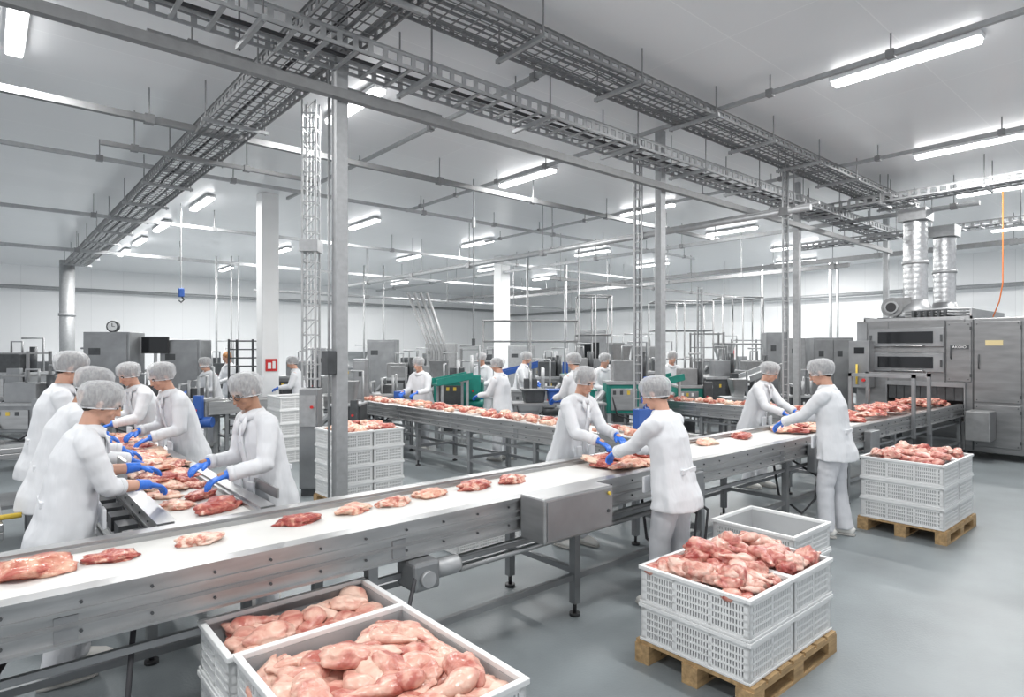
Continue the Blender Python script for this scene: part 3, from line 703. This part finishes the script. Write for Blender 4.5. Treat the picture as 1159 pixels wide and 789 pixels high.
def machine(px,d,w,dp,h,label,rz=R(-40),body='steel2',accent='teal',seed=1,name='processing_machine'):
    r=random.Random(seed); t=thing(name,label,'machine',at(px,d),rz)
    b0=.75*h*.55
    for sx in (-1,1):
        for sy in (-1,1): MB().box(sx*(w/2-.05)-.03,sy*(dp/2-.05)-.03,0,sx*(w/2-.05)+.03,sy*(dp/2-.05)+.03,b0+.05).build('leg','galv',t)
    MB().box(-w/2,-dp/2,b0,w/2,dp/2,h*.72).build('housing',body,t,bevel=.02)
    MB().box(-w*.42,-dp/2-.02,b0+.06,w*.1,-dp/2-.001,h*.66).build('access_panel',r.choice(['steel','steel2','dark']),t,bevel=.005)
    MB().box(-w*.5,-dp/2-.03,h*.70,w*.5,dp/2+.03,h*.73).build('top_plate','galv',t)
    k=r.random(); hx=r.uniform(-.15,.15)*w
    if k<.25: MB().loft([(hx,0,h*.72),(hx,0,h)],[w*.16,w*.28],[dp*.2,dp*.36],wide=V((1,0,0)),n=24,e=.35).build('hopper',r.choice(['steel','galvdark']),t)
    elif k<.65:
        MB().box(hx-w*.3,-dp*.3,h*.72,hx+w*.2,dp*.3,h*.94).build('upper_housing',r.choice(['galvdark','dark','steel2']),t,bevel=.02)
        MB().cyl((hx+w*.3,0),.07,h*.72,h*1.02,14).build('valve','dark',t,True)
        MB().tube([(hx-w*.1,0,h*.94),(hx-w*.1,0,h*1.08),(hx+w*.1,0,h*1.08),(hx+w*.1,0,h*.94)],.02,8).build('loop_pipe','galv',t,True)
    else:
        for q in range(3): MB().tube([(hx-w*.3+q*w*.28,-dp*.2,h*.72),(hx-w*.3+q*w*.28,-dp*.2,h*(.9+.05*q)),(hx-w*.3+q*w*.28,dp*.4,h*(.9+.05*q)),(hx-w*.3+q*w*.28,dp*.4,h*.7)],.025,8).build('loop_pipe','galv',t,True)
        MB().box(-w*.2,-dp*.1,h*.72,w*.1,dp*.35,h*.86).build('gearcase','dark',t,bevel=.01)
    MB().tube([(w*.2,-dp*.55,h*.45),(w*.2+.3,-dp*.55,h*.45)],.09,14).build('motor',accent,t,True)
    c=MB().box(w*.22,-dp/2-.12,h*.5,w*.45,-dp/2-.021,h*.78).build('control_panel',body if r.random()<.5 else accent,t,bevel=.008)
    MB().tube([(w*.3,-dp/2-.12,h*.6),(w*.3,-dp/2-.14,h*.6)],.02,8).build('button','red',c)
    MB().loft([(-w/2,-.0,h*.62),(-w/2-.25,0,h*.45)],[dp*.3,dp*.28],[.05,.04],n=12,e=.3).build('chute','steel',t)
    MB().box(-w*.45,-dp*.45,.18,w*.45,dp*.45,.22).build('lower_shelf','galv',t)
    MB().box(-w*.35,-dp*.35,.22,w*.05,dp*.3,.22+h*.16).build('lower_box',r.choice(['dark','galvdark','steel2']),t,bevel=.01)
    MB().tube([(w*.4,dp*.3,h*.7),(w*.4,dp*.3,h*1.12),(0,dp*.3,h*1.12)],.022,8).build('pipe','galv',t,True)
    MB().tube([(-w*.4,-dp*.5,h*.6),(-w*.3,-dp*.62,h*.4),(0,-dp*.6,h*.35),(w*.2,-dp*.55,h*.45)],.015,6).build('cable','cable',t,True)
    for q in range(3): MB().box(-w*.38+q*w*.14,-dp/2-.026,h*.60,-w*.38+q*w*.14+w*.06,-dp/2-.0205,h*.64).build('indicator',r.choice(['dark','white','yellow']),t)
    return t
ML=[(45,9.8,1.0,.7,1.45,'steel trimming machine behind the leftmost workers','steel2','blue',3),
(15,13.5,1.2,.8,1.9,'tall steel machine at the left edge','steel2','dark',4),
(85,12.6,.6,.6,1.7,'dark machine between the leftmost workers and the tall cabinet','dark','dark',21),
(158,10.7,.7,.5,1.35,'low machine behind the farthest worker of the side conveyor','steel2','dark',31),
(222,10.9,.6,.5,1.4,'low machine behind the middle worker of the side conveyor','galvdark','blue',32),
(345,15,1.1,.8,1.7,'steel machine behind the white column','galvdark','dark',5),
(395,10.4,.5,.5,1.35,'low dark machine at the foot of the front steel post','dark','dark',22),
(440,12.6,.8,.6,1.35,'low steel machine behind the end of the centre conveyor','steel2','blue',23),
(520,12.7,1.0,.6,1.75,'low teal machine between the two far workers','teal','teal',6),
(455,14.8,.9,.7,1.65,'steel machine left of the far worker at centre','dark','blue',16),
(500,15.4,.9,.6,1.6,'dull steel machine beyond the teal one between the far workers','galvdark','dark',33),
(603,12.4,.9,.7,1.5,'wide steel machine just left of the front centre worker','steel2','dark',7),
(625,14.6,.8,.6,1.7,'steel machine with dark gearcase behind the wide steel machine','galvdark','teal',35),
(712,11.2,.9,.5,1.8,'low teal painted machine behind the heads of the centre workers','teal','blue',8),
(655,13.8,.8,.6,1.8,'dark geared machine behind the front centre worker','dark','teal',24),
(708,14.2,.9,.6,2.0,'steel machine rising behind the low teal machine','steel2','dark',36),
(782,12.4,.7,.5,1.6,'teal and steel machine right of the middle steel post','teal','dark',9),
(812,13.8,.7,.6,1.75,'dark machine beyond the teal and steel machine right of the middle post','dark','dark',37),
(835,12.1,.6,.5,1.3,'low steel machine left of the worker facing the belt at right','galvdark','yellow',10),
(748,15.0,.8,.6,1.85,'grey machine with loops of pipe behind the middle post','galvdark','blue',25),
(850,15.0,.9,.6,1.7,'steel machine left of the narrow cabinet','steel2','teal',38),
(625,19.4,1.3,.7,1.9,'far steel machine beyond the teal machine','steel2','blue',11),
(555,22.5,1.2,.8,1.8,'far machine behind the second white column','galvdark','teal',12),
(725,18.9,1.3,.7,2.1,'far grey machine right of the middle post','steel2','dark',13),
(980,15.5,.8,.6,1.9,'dark machine squeezed between the grey cabinet and the oven','dark','blue',14),
(400,20.5,1.3,.8,1.8,'far machine between cabinet and lattice mast','steel2','dark',15),
(470,21,1.3,.8,1.7,'farthest machine below the slanted pipes','galvdark','teal',17),
(820,21.5,1.3,.8,2.1,'farthest machine right of centre','steel2','dark',18),
(690,22,1.3,.8,2.1,'farthest machine at centre by the right wall','dark','dark',19),
(240,18,1.3,.8,1.9,'far machine seen between the cabinets and the white column','galvdark','dark',20),
(905,12.6,.6,.5,1.3,'small dark machine behind the gap between the right hand workers','dark','blue',26)]
for (px,d,w,dp,h,l,b,a,s) in ML: machine(px,d,w,dp,h,l,body=b,accent=a,seed=s)
def chute(px,d,c_,lb,z0=1.05,z1=1.45,l=.6,rz=R(-20)):
    t=thing('inclined_chute',lb,'chute',at(px,d),rz)
    MB().bar((-l,0,z0),(l,0,z1),.42,.04).bar((-l,.21,z0+.05),(l,.21,z1+.05),.025,.12).bar((-l,-.21,z0+.05),(l,-.21,z1+.05),.025,.12).build('trough',c_,t)
    for k in (-.7,.7):
        for yy in (-.18,.18): MB().box(l*k-.02,yy-.02,0,l*k+.02,yy+.02,(z0+z1)/2+(z1-z0)/2*k).build('leg','galv',t)
chute(512,11.7,'teal','low teal chute behind the far centre worker',1.22,1.34,.35)
chute(590,16.5,'blue','blue inclined chute at the middle of the hall',1.2,1.45)
chute(752,11.7,'teal','small teal chute right of the perforated strut',1.2,1.32,.3)
chute(862,13.6,'galv','grey inclined chute left of the narrow cabinet',1.2,1.5,.5)
def bin_(px,d,z,c_,label,w=.5,h=.3):
    t=thing('plastic_bin',label,'bin',at(px,d,z),R(-30),'coloured bins on the far machines')
    MB().loft([(0,0,0),(0,0,h)],[w*.42,w*.5],[w*.3,w*.36],wide=V((1,0,0)),n=24,e=.3).build('body',c_,t,bevel=.01)
    MB().box(-w*.53,-w*.39,h-.03,w*.53,w*.39,h+.005).build('rim',c_,t,bevel=.008)
bt=thing('steel_table','far steel table carrying coloured bins behind the centre workers','table',at(632,10.7),R(-40))
MB().box(-.8,-.25,.93,.8,.25,.97).build('top','steel',bt)
for sx in (-.75,.75):
    for sy in (-.2,.2): MB().box(sx-.02,sy-.02,0,sx+.02,sy+.02,.93).build('leg','steel2',bt)
for i,(px,c_,n) in enumerate(((604,'dark','dark bin at the left on the far steel table'),(632,'blue','blue bin in the middle of the far steel table'),(660,'teal','teal bin at the right on the far steel table'))): bin_(px,10.7,.972,c_,n,.40,.22)
def pframe(px,d,w,dp,h,label,rz=R(-40),mids=(.5,)):
    t=thing('pipe_frame',label,'pipe frame',at(px,d),rz)
    for sx in (-1,0,1):
        for sy in (-1,1): MB().tube([(sx*w/2,sy*dp/2,0),(sx*w/2,sy*dp/2,h)],.022,8).build('upright','galvdark',t,True)
    for k in (1,)+mids:
        for sy in (-1,1): MB().tube([(-w/2,sy*dp/2,h*k),(w/2,sy*dp/2,h*k)],.02,8).build('rail','galvdark',t,True)
        for sx in (-1,1): MB().tube([(sx*w/2,-dp/2,h*k),(sx*w/2,dp/2,h*k)],.02,8).build('end_rail','galvdark',t,True)
pframe(600,15.8,2.4,.6,2.6,'wide tubular frame over the machines at centre',mids=(.8,))
pframe(770,17.4,1.6,.8,3.2,'tubular frame right of the middle post',mids=(.75,.5))
pframe(835,18.4,1.2,.8,3.4,'far tubular frame left of the narrow cabinet',mids=(.6,))
pframe(672,15.4,.8,.6,3.2,'tall narrow tubular frame left of the perforated strut',mids=(.7,))
t=thing('slanted_pipes','bundle of slanted grey pipes descending left of the second column','pipes',at(482,19))
for k in range(4):
    a=at(462+k*7,19,3.6)-t.location; b=at(488+k*6,18.6,1.8)-t.location; MB().tube([a,b,V((b.x,b.y,0))],.05,10).build('pipe','galvdark',t,True)
vd=thing('vertical_duct','vertical round metal duct on the left side of the back wall','duct',at(76,21))
MB().tube([(0,0,0),(0,0,4.9)],.22,20).build('pipe','galv',vd,True); MB().cyl((0,0),.25,3.0,3.1,20).build('collar','galv',vd,True)
for i,(px,d,r) in enumerate(((245,18,.03),(262,18,.02),(270,18,.02),(412,20,.03),(434,20,.03),(640,20,.05),(862,20,.04),(940,19,.05),(948,19,.04),(655,16,.025),(597,18,.03))):
    tag(MB().tube([(0,0,0),(0,0,4.6)],r,8).build('vertical_pipe','galv',None,True,loc=at(px,d,0)),['thin drop pipe left of the white column','slim drop pipe second left of the white column','slim drop pipe close left of the white column','drop pipe right of the front post','second drop pipe right of the front post','thick far drop pipe at centre','far drop pipe left of the narrow cabinet','drop pipe left of the oven','second drop pipe left of the oven','slim pipe rising behind the front centre worker','far pipe right of the second white column'][i],'pipe')
hk=thing('hanging_hoist','small blue hook hanging on a cord from the ceiling at left','hoist',at(205,14,2.95))
MB().tube([(0,0,.25),(0,0,CZ-2.95)],.012,6).build('cord','galv',hk); MB().box(-.06,-.06,.12,.06,.06,.32).build('block','blue',hk,bevel=.02); MB().tube([(0,0,.15),(.06,0,.06),(0,0,0),(-.05,0,.05)],.018,8).build('hook','dark',hk,True)
hk=thing('hanging_drop','white drop hose with plug hanging from the ceiling at centre','hose',at(536,12,1.95))
MB().tube([(0,0,.1),(0,0,CZ-1.95)],.014,6).build('hose','cablegrey',hk); MB().cyl((0,0),.035,0,.14,10).build('plug','dark',hk); MB().cyl((0,0),.035,2.3,2.5,10).build('reel','galv',hk)
def bench(label,x,y,w,dp,h):
    bn=thing('steel_bench',label,'bench',(x,y,0))
    MB().box(0,0,h-.05,w,dp,h).box(0,0,h,w,.03,h+.05).build('top','steel',bn,bevel=.006)
    MB().box(.03,.03,h*.45,w-.03,dp-.03,h*.45+.03).build('shelf','steel2',bn)
    for xx in (.05,w-.05):
        for yy in (.05,dp-.05): MB().box(xx-.025,yy-.025,0,xx+.025,yy+.025,h-.05).build('leg','steel2',bn)
bench('steel bench with lower shelf at the left edge behind the leftmost workers',-1.0,7.3,1.4,.75,.93)
bench('low steel bench at the left edge beside the leftmost worker',-1.5,4.95,1.60,1.3,.76)
tag(MB().tube([(0,0,0),(1.5,.05,0)],.018,10).build('broom_handle','yellow',None,True,loc=(-1.3,5.25,.78)),'yellow handle lying on the low steel bench at left','handle')

# ---------------------------------------------------------------- people
tx=bpy.data.textures.new('folds','CLOUDS'); tx.noise_scale=.12; tx.noise_depth=1
def soft(o,vox,it=5,disp=0):
    r=o.modifiers.new('remesh','REMESH'); r.mode='VOXEL'; r.voxel_size=vox; r.use_smooth_shade=True
    if it: s=o.modifiers.new('smooth','SMOOTH'); s.factor=.5; s.iterations=it
    if disp:
        d=o.modifiers.new('folds','DISPLACE'); d.texture=tx; d.strength=disp; d.mid_level=.5; d.texture_coords='LOCAL'
def hand(mb,w,d,n,side,k=1.0):
    d=d.normalized(); n=(n-d*n.dot(d)).normalized(); lat=n.cross(d).normalized()*-1
    if lat.dot(V((0,1,0)))<0: lat=-lat
    th=-side
    mb.loft([w-d*.02,w,w+d*.03,w+d*.065,w+d*.09],[.026*k,.028*k,.038*k,.042*k,.040*k],[.020*k,.019*k,.018*k,.016*k,.013*k],wide=lat,n=14)
    for i,L in enumerate((.075,.085,.078,.060)):
        off=(1.5-i)*.0215*th; b=w+d*.082+lat*off; pts=[b]; a=.25+.05*i
        for q,fr in enumerate((.42,.33,.25)):
            b=b+(d*math.cos(a)+n*math.sin(a))*L*fr; pts.append(b); a+=.38
        mb.tube(pts,[.0105*k,.010*k,.0095*k,.007*k],8)
    b=w+d*.02+lat*th*.028; dd=(d*.75+lat*th*.65+n*.25).normalized()
    p1=b+dd*.04; p2=p1+(d*.95+n*.3+lat*th*.1).normalized()*.032
    mb.tube([b,p1,p2],[.014*k,.012*k,.009*k],8)
def sleevepts(P,rad,n,seed,am=1.0):
    out=[];rr=[]; segs=len(P)-1
    for i in range(n+1):
        t=i/n*segs; k=min(int(t),segs-1); f=t-k
        out.append(P[k].lerp(P[k+1],f)); r=rad[k]*(1-f)+rad[k+1]*f
        rr.append(r*(1+am*(.030*math.sin(i*2.1+seed)+.024*math.sin(i*3.7+seed*2))))
    return out,rr
def person(label,x,y,face,s=1.0,lean=14,hands=None,hp_=28,hy=0,sleeve=.92,det=2,skin='skin',hair='hair',net=True,hem=.76,step=(0.06,-.05),glasses=False):
    root=thing('person',label,'person',(x,y,0),R(face),'workers in white coats'); root.scale=(s,s,s)
    Ri=Matrix.Rotation(-R(face),3,'Z'); sd0=x*3.7+y*1.3
    loc=lambda w: (Ri@(V(w)-V((x,y,0))))/s
    dv=lambda a: V((math.sin(a),0,math.cos(a)))
    th=R(lean); P0=V((-.03*lean/14,0,.93)); wa=P0+.17*dv(th*.6); ch=wa+.17*dv(th); sh=ch+.13*dv(th*1.15); nb=ch+.19*dv(th*1.2)
    Hm=Matrix.Rotation(R(hy),3,'Z')@Matrix.Rotation(R(hp_),3,'Y')
    hc=nb+dv(th*1.3)*.080+Hm@V((.015,0,.088))
    shl=[sh+V((0,sd*.178,-.01)) for sd in (1,-1)]
    if hands is None: T=[V((.12,.27,.80)),V((.12,-.27,.80))]
    else: T=[loc(h) for h in hands]
    arms=[]
    for i,sd in enumerate((1,-1)):
        S=shl[i]; dirh=(T[i]-S).normalized(); W=T[i]-dirh*.10; l1,l2=.285,.25
        dd=W-S; D=min(dd.length,l1+l2-.01); u=dd.normalized(); W=S+u*D
        a=(l1*l1-l2*l2+D*D)/(2*D); h_=math.sqrt(max(l1*l1-a*a,0)); pole=V((-.45,sd*.40,-1)); pp=(pole-u*pole.dot(u)).normalized()
        E=S+u*a+pp*h_; arms.append((S,E,W))
    vb=(.03,.016,.008)[det]
    b=MB()
    b.loft([P0-V((0,0,.1)),P0,wa,ch,sh,nb],[.13,.15,.135,.15,.13,.06],[.10,.11,.10,.11,.09,.055])
    b.tube([nb-dv(th)*.03,nb+dv(th*1.2)*.05,hc+Hm@V((-.02,0,-.05))],[.062,.053,.052],14)
    for i,sd in enumerate((1,-1)):
        S,E,W=arms[i]; b.tube([sh+V((0,sd*.10,0)),S,(S+E)/2,E,(E*2+W)/3,W,W+(W-E).normalized()*.05],[.05,.050,.045,.039,.041,.028,.022],12)
        fxo=step[i]; hip=V((P0.x,sd*.09,.90)); kn=V((P0.x*.4+fxo*.5+.02,sd*.10,.50)); an=V((fxo-.03,sd*.105,.09))
        b.tube([hip,(hip+kn)/2,kn,(kn*2+an)/3,an],[.085,.075,.056,.056,.04],12)
        b.tube([an-V((.03,0,.03)),an+V((.12,0,-.045))],[.035,.03],10)
    h=lambda v: hc+Hm@V(v)
    for c_,r_ in (((-.012,0,.03),(.095,.076,.088)),((.022,0,-.025),(.066,.058,.085)),((.035,0,-.075),(.045,.043,.036)),((.064,0,-.093),(.022,.020,.017)),
                  ((.092,0,-.012),(.018,.010,.032)),((.103,0,-.032),(.018,.015,.012)),((.076,0,.022),(.018,.050,.012)),((.056,.034,-.03),(.028,.024,.030)),((.056,-.034,-.03),(.028,.024,.030)),
                  ((.084,0,-.060),(.013,.024,.006)),((.082,0,-.071),(.013,.020,.006)),((-.005,.074,-.015),(.018,.012,.034)),((-.005,-.074,-.015),(.018,.012,.034))):
        b.ell(h(c_),r_,Hm,12,8)
    bo=b.build('body',skin,root,True); soft(bo,vb,1 if det==2 else 0)
    b=MB(); hm=V((P0.x-.012-.02*lean/14,0,hem)); pl_=[.030,.025,.013,.007,.005,0,0,sd0]
    b.loft([hm,hm+V((0,0,.07)),P0+V((0,0,.0)),wa,ch,sh,sh+dv(th*1.2)*.055],[.240,.230,.212,.187,.188,.156,.078],[.176,.168,.152,.137,.138,.106,.070],n=56,e=.92,pleat=pl_)
    for i,sd in enumerate((1,-1)):
        S,E,W=arms[i]; We=E+(W-E)*sleeve
        P_,r_=sleevepts([sh+V((-.0,sd*.05,.02)),S+V((0,0,-.005)),(S+E)/2,E,(E+We)/2,We],[.066,.072,.064,.058,.052,.047],22 if det==2 else 8,sd0+i)
        b.tube(P_,r_,18)
    co=b.build('coat','coat',root,True); soft(co,(.03,.018,.0100)[det],2,.015 if det else 0)
    cl=MB(); rs=[]
    for (off,w_,d_) in ((-.030,.108,.102),(.0,.090,.088),(.032,.074,.074),(.022,.066,.066),(-.02,.070,.070)):
        c0=nb+dv(th*1.2)*off+V((.006,0,0)); ring=[]
        for j in range(28):
            an=2*math.pi*j/28
            dz=-.035*max(0,math.cos(an))**3
            ring.append(c0+V((d_*math.cos(an),w_*math.sin(an),dz-.25*math.cos(an)*d_*math.sin(th))))
        rs.append(ring)
    cl.rings(rs); cl.build('collar','coat',co,True)
    if det==2:
        fr=[]
        for (c0,dp) in ((hm,.176),(hm+V((0,0,.07)),.168),(P0,.152),(wa,.137),(ch,.138),(sh,.108)):
            fr.append(c0+V((dp*.98+.008,.012,-dp*.5*math.sin(th) if c0 is not hm else 0)))
        MB().loft(fr,[.020]*6,[.008]*6,wide=V((0,1,0)),n=10,e=.5).build('placket','coat',co,True)
        for q in fr[1:]:
            MB().ell(q+V((.010,0,0)),(.005,.008,.008),None,8,5).build('button','netband',co,True)
        for sd in (1,-1):
            MB().box(.140,sd*.10-.05,.86,.160,sd*.10+.05,.98).build('pocket','coat',co,bevel=.006)
            c1_=nb+V((.075,sd*.035,-.02)); c2_=ch+V((.150,sd*.030,.03))
            MB().loft([c1_,(c1_+c2_)/2+V((.012,sd*.02,0)),c2_],[.016,.034,.006],[.006]*3,n=8,e=.6).build('lapel','coat',co,True)
        MB().box(wa.x-.150,-.11,wa.z-.075,wa.x-.128,.11,wa.z-.035).build('back_strap','coat',co,bevel=.006)
        for i in (0,1):
            S,E,W=arms[i]; We=E+(W-E)*sleeve; f_=(W-E).normalized()
            MB().tube([We-f_*.035,We-f_*.003,We+f_*.006],[.052,.051,.042],18).build('cuff','coat',co,True)
    b=MB(); b.loft([P0-V((0,0,.13)),P0-V((0,0,.02)),P0+V((0,0,.08))],[.165,.17,.15],[.12,.125,.12],n=18)
    for i,sd in enumerate((1,-1)):
        fxo=step[i]; hip=V((P0.x,sd*.085,.86)); kn=V((P0.x*.4+fxo*.5+.02,sd*.10,.50)); an=V((fxo-.03,sd*.105,.065))
        P_,r_=sleevepts([hip,(hip+kn)/2,kn,(kn+an)/2,an],[.100,.094,.082,.077,.080],20 if det==2 else 6,sd0+i*2,.7)
        b.tube(P_,r_,16)
    tr=b.build('trousers','trouser',root,True); soft(tr,(.03,.02,.012)[det],2,.012 if det else 0)
    for i,sd in enumerate((1,-1)):
        fxo=step[i]; yy=sd*.105
        so=MB().loft([(fxo-.115,yy,.045),(fxo-.09,yy,.055),(fxo-.02,yy,.058),(fxo+.06,yy,.048),(fxo+.13,yy,.038),(fxo+.165,yy,.03)],[.025,.040,.043,.048,.044,.02],[.03,.045,.050,.040,.028,.014],n=14).build('shoe','shoe',root,True)
        MB().loft([(fxo-.12,yy,.012),(fxo-.08,yy,.012),(fxo+.06,yy,.012),(fxo+.13,yy,.012),(fxo+.172,yy,.012)],[.022,.042,.050,.046,.02],[.012]*5,n=14,e=.6).build('sole','sole',so)
        S,E,W=arms[i]; fd=(W-E).normalized(); hd=(fd+V((0,0,-.25))).normalized() if fd.z>-.5 else fd
        n=V((0,0,-1)) if abs(hd.z)<.9 else V((0,-sd,0))
        g=MB(); g.tube([W-fd*.075,W-fd*.02,W+fd*.01],[.038,.032,.029],12); hand(g,W,hd,n,sd,1.05)
        go=g.build('glove','glove',root,True)
        if det==2: soft(go,.0045,1)
    hb=MB().ell(h((-.018,0,.035)),(.099,.081,.088),Hm,18,10).ell(h((-.055,0,-.02)),(.052,.066,.06),Hm,14,8).ell(h((.012,.070,.0)),(.020,.008,.035),Hm,10,6).ell(h((.012,-.070,.0)),(.020,.008,.035),Hm,10,6).build('hair',hair,root,True)
    if net:
        rs=[];pr=[(-.050,.092),(-.044,.098),(-.030,.105),(-.005,.114),(.028,.119),(.06,.116),(.088,.099),(.108,.070),(.117,.03)]
        ax=Hm@Matrix.Rotation(R(-20),3,'Y'); n=64
        for k,(hh,rr) in enumerate(pr):
            ring=[]
            for j in range(n):
                a=2*math.pi*j/n; w=1+(.026*math.sin(a*19+k*.25+sd0)+.018*math.sin(a*11+sd0*2))*(1 if 0<k<7 else .3)+.08*noise.noise(V((math.cos(a)*2+sd0,math.sin(a)*2,hh*20)))
                ring.append(hc+ax@V((-.012+rr*w*1.04*math.cos(a),rr*w*.88*math.sin(a),.022+hh)))
            rs.append(ring)
        no=MB().rings(rs).build('hairnet','net',root,True)
        bp=[hc+ax@V((-.012+.094*1.04*math.cos(a*math.pi/12),.094*.88*math.sin(a*math.pi/12),-.026)) for a in range(25)]
        MB().tube(bp,.004,6).build('elastic_band','netband',no,True)
    if det==2:
        for sd in (1,-1):
            MB().ell(h((.078,sd*.030,.002)),(.010,.013,.007),Hm,10,6).build('eye','eye',root,True)
            MB().ell(h((.089,sd*.031,.020)),(.007,.020,.0045),Hm,8,5).build('eyebrow','hair',root,True)
        MB().ell(h((.094,0,-.065)),(.006,.021,.004),Hm,10,6).build('mouth','lip',root,True)
        if glasses:
            gl=MB()
            for sd in (1,-1):
                gl.tube([h((.100,sd*.030+.024*math.cos(q*math.pi/6),.0+.016*math.sin(q*math.pi/6))) for q in range(13)],.0025,6)
                gl.tube([h((.098,sd*.054,.004)),h((.0,sd*.082,.005))],.0025,6)
            gl.tube([h((.101,.008,.004)),h((.101,-.008,.004))],.0025,6)
            gl.build('glasses','black',root,True)
    return root
person('worker at the lower left facing right, bare forearm, reaching over the side conveyor',.39,4.40,0,.985,13,((.86,4.74,1.06),(.84,4.36,1.0)),26,-10,sleeve=.36)
person('second worker from the left edge row, bending with lowered head behind the nearest one',.42,5.45,2,1.03,18,((.92,5.7,1.03),(.90,5.3,1.0)),30,-8,skin='skin2')
person('farthest worker of the left row, standing tall with white cap',.44,6.55,0,1.08,11,((.94,6.7,1.03),(.90,6.3,1.0)),25,-8)
person('worker with glasses on the near right side of the side conveyor, looking down left',1.54,4.52,188,1.0,12,((1.14,4.27,1.0),(1.12,4.66,1.03)),26,14,sleeve=.93,skin='skin2',glasses=True)
person('middle worker on the right side of the side conveyor leaning over the meat',1.50,6.75,190,1.03,18,((1.10,6.45,1.0),(1.07,6.85,1.02)),26,10)
person('farthest worker on the right side of the side conveyor, mostly hidden',1.46,8.2,195,1.02,20,((1.0,8.0,1.0),(1.0,8.4,1.02)),26,10)
person('centre worker behind the long conveyor, bending over a pile of meat with both gloves',4.33,4.14,-84,1.0,14,((4.46,3.62,1.03),(4.22,3.62,1.0)),26,-12)
person('centre worker seen from behind in front of the long conveyor',3.85,2.68,98,.975,10,((3.79,3.22,1.03),(3.99,3.20,1.04)),26,8)
person('right hand worker behind the conveyor, leaning toward the belt',8.05,4.22,-85,1.0,17,((8.15,3.66,1.0),(7.85,3.66,1.0)),28,0)
person('tall right hand worker standing in front of the conveyor near the far pallet',6.56,2.62,96,1.03,8,((6.44,3.16,1.06),(6.68,3.16,1.08)),26,8)
def far(label,px,d,face,s=1,lean=10,hair='hair',net=True,hp2=20):
    p=at(px,d); a=R(face); f=V((math.cos(a),math.sin(a),0)); l=V((-f.y,f.x,0)); b=p+f*.45
    return person(label,p.x,p.y,face,s,lean,(b+l*.15+V((0,0,1.03)),b-l*.15+V((0,0,1.03))),hp2,0,det=1,hair=hair,net=net)
far('far worker facing left behind the centre conveyor, legs visible below it',478,11.6,200,1.0)
far('far worker standing with his back turned behind the centre conveyor',568,10.5,110,1.0,6)
far('far worker bending between the cabinets and the white column',240,12.0,200,1.0,14)
far('far worker with uncovered auburn hair next to the tray rack',261,14.6,190,1.05,5,'hair2',False)
far('far worker partly hidden right of the white column',338,12.8,150,1.0,10)
far('distant worker left of the second far worker, mostly hidden by machines',548,13.8,200,1.04)
far('distant worker just right of the second white column',590,14.0,-60,1.05)
far('distant worker whose cap shows above the front centre worker',655,9.6,90,1.05,8)
far('distant worker in the gap right of the middle steel post',758,13.4,-120,1.06)
far('distant worker beside the teal machine at centre',680,12.2,-100,1.04)

# ---------------------------------------------------------------- world and camera
w=bpy.data.worlds.new('World'); SC.world=w; w.use_nodes=True
w.node_tree.nodes['Background'].inputs[0].default_value=(.95,.97,1,1); w.node_tree.nodes['Background'].inputs[1].default_value=.95
cam=bpy.data.cameras.new('camera'); co=bpy.data.objects.new('camera',cam); C.objects.link(co); SC.camera=co
cam.sensor_fit='HORIZONTAL'; cam.sensor_width=36; cam.lens=36*F/1159; cam.clip_start=.05; cam.clip_end=200
co.location=(0,0,H); co.rotation_euler=(R(90),0,-math.atan2(fx,fy))
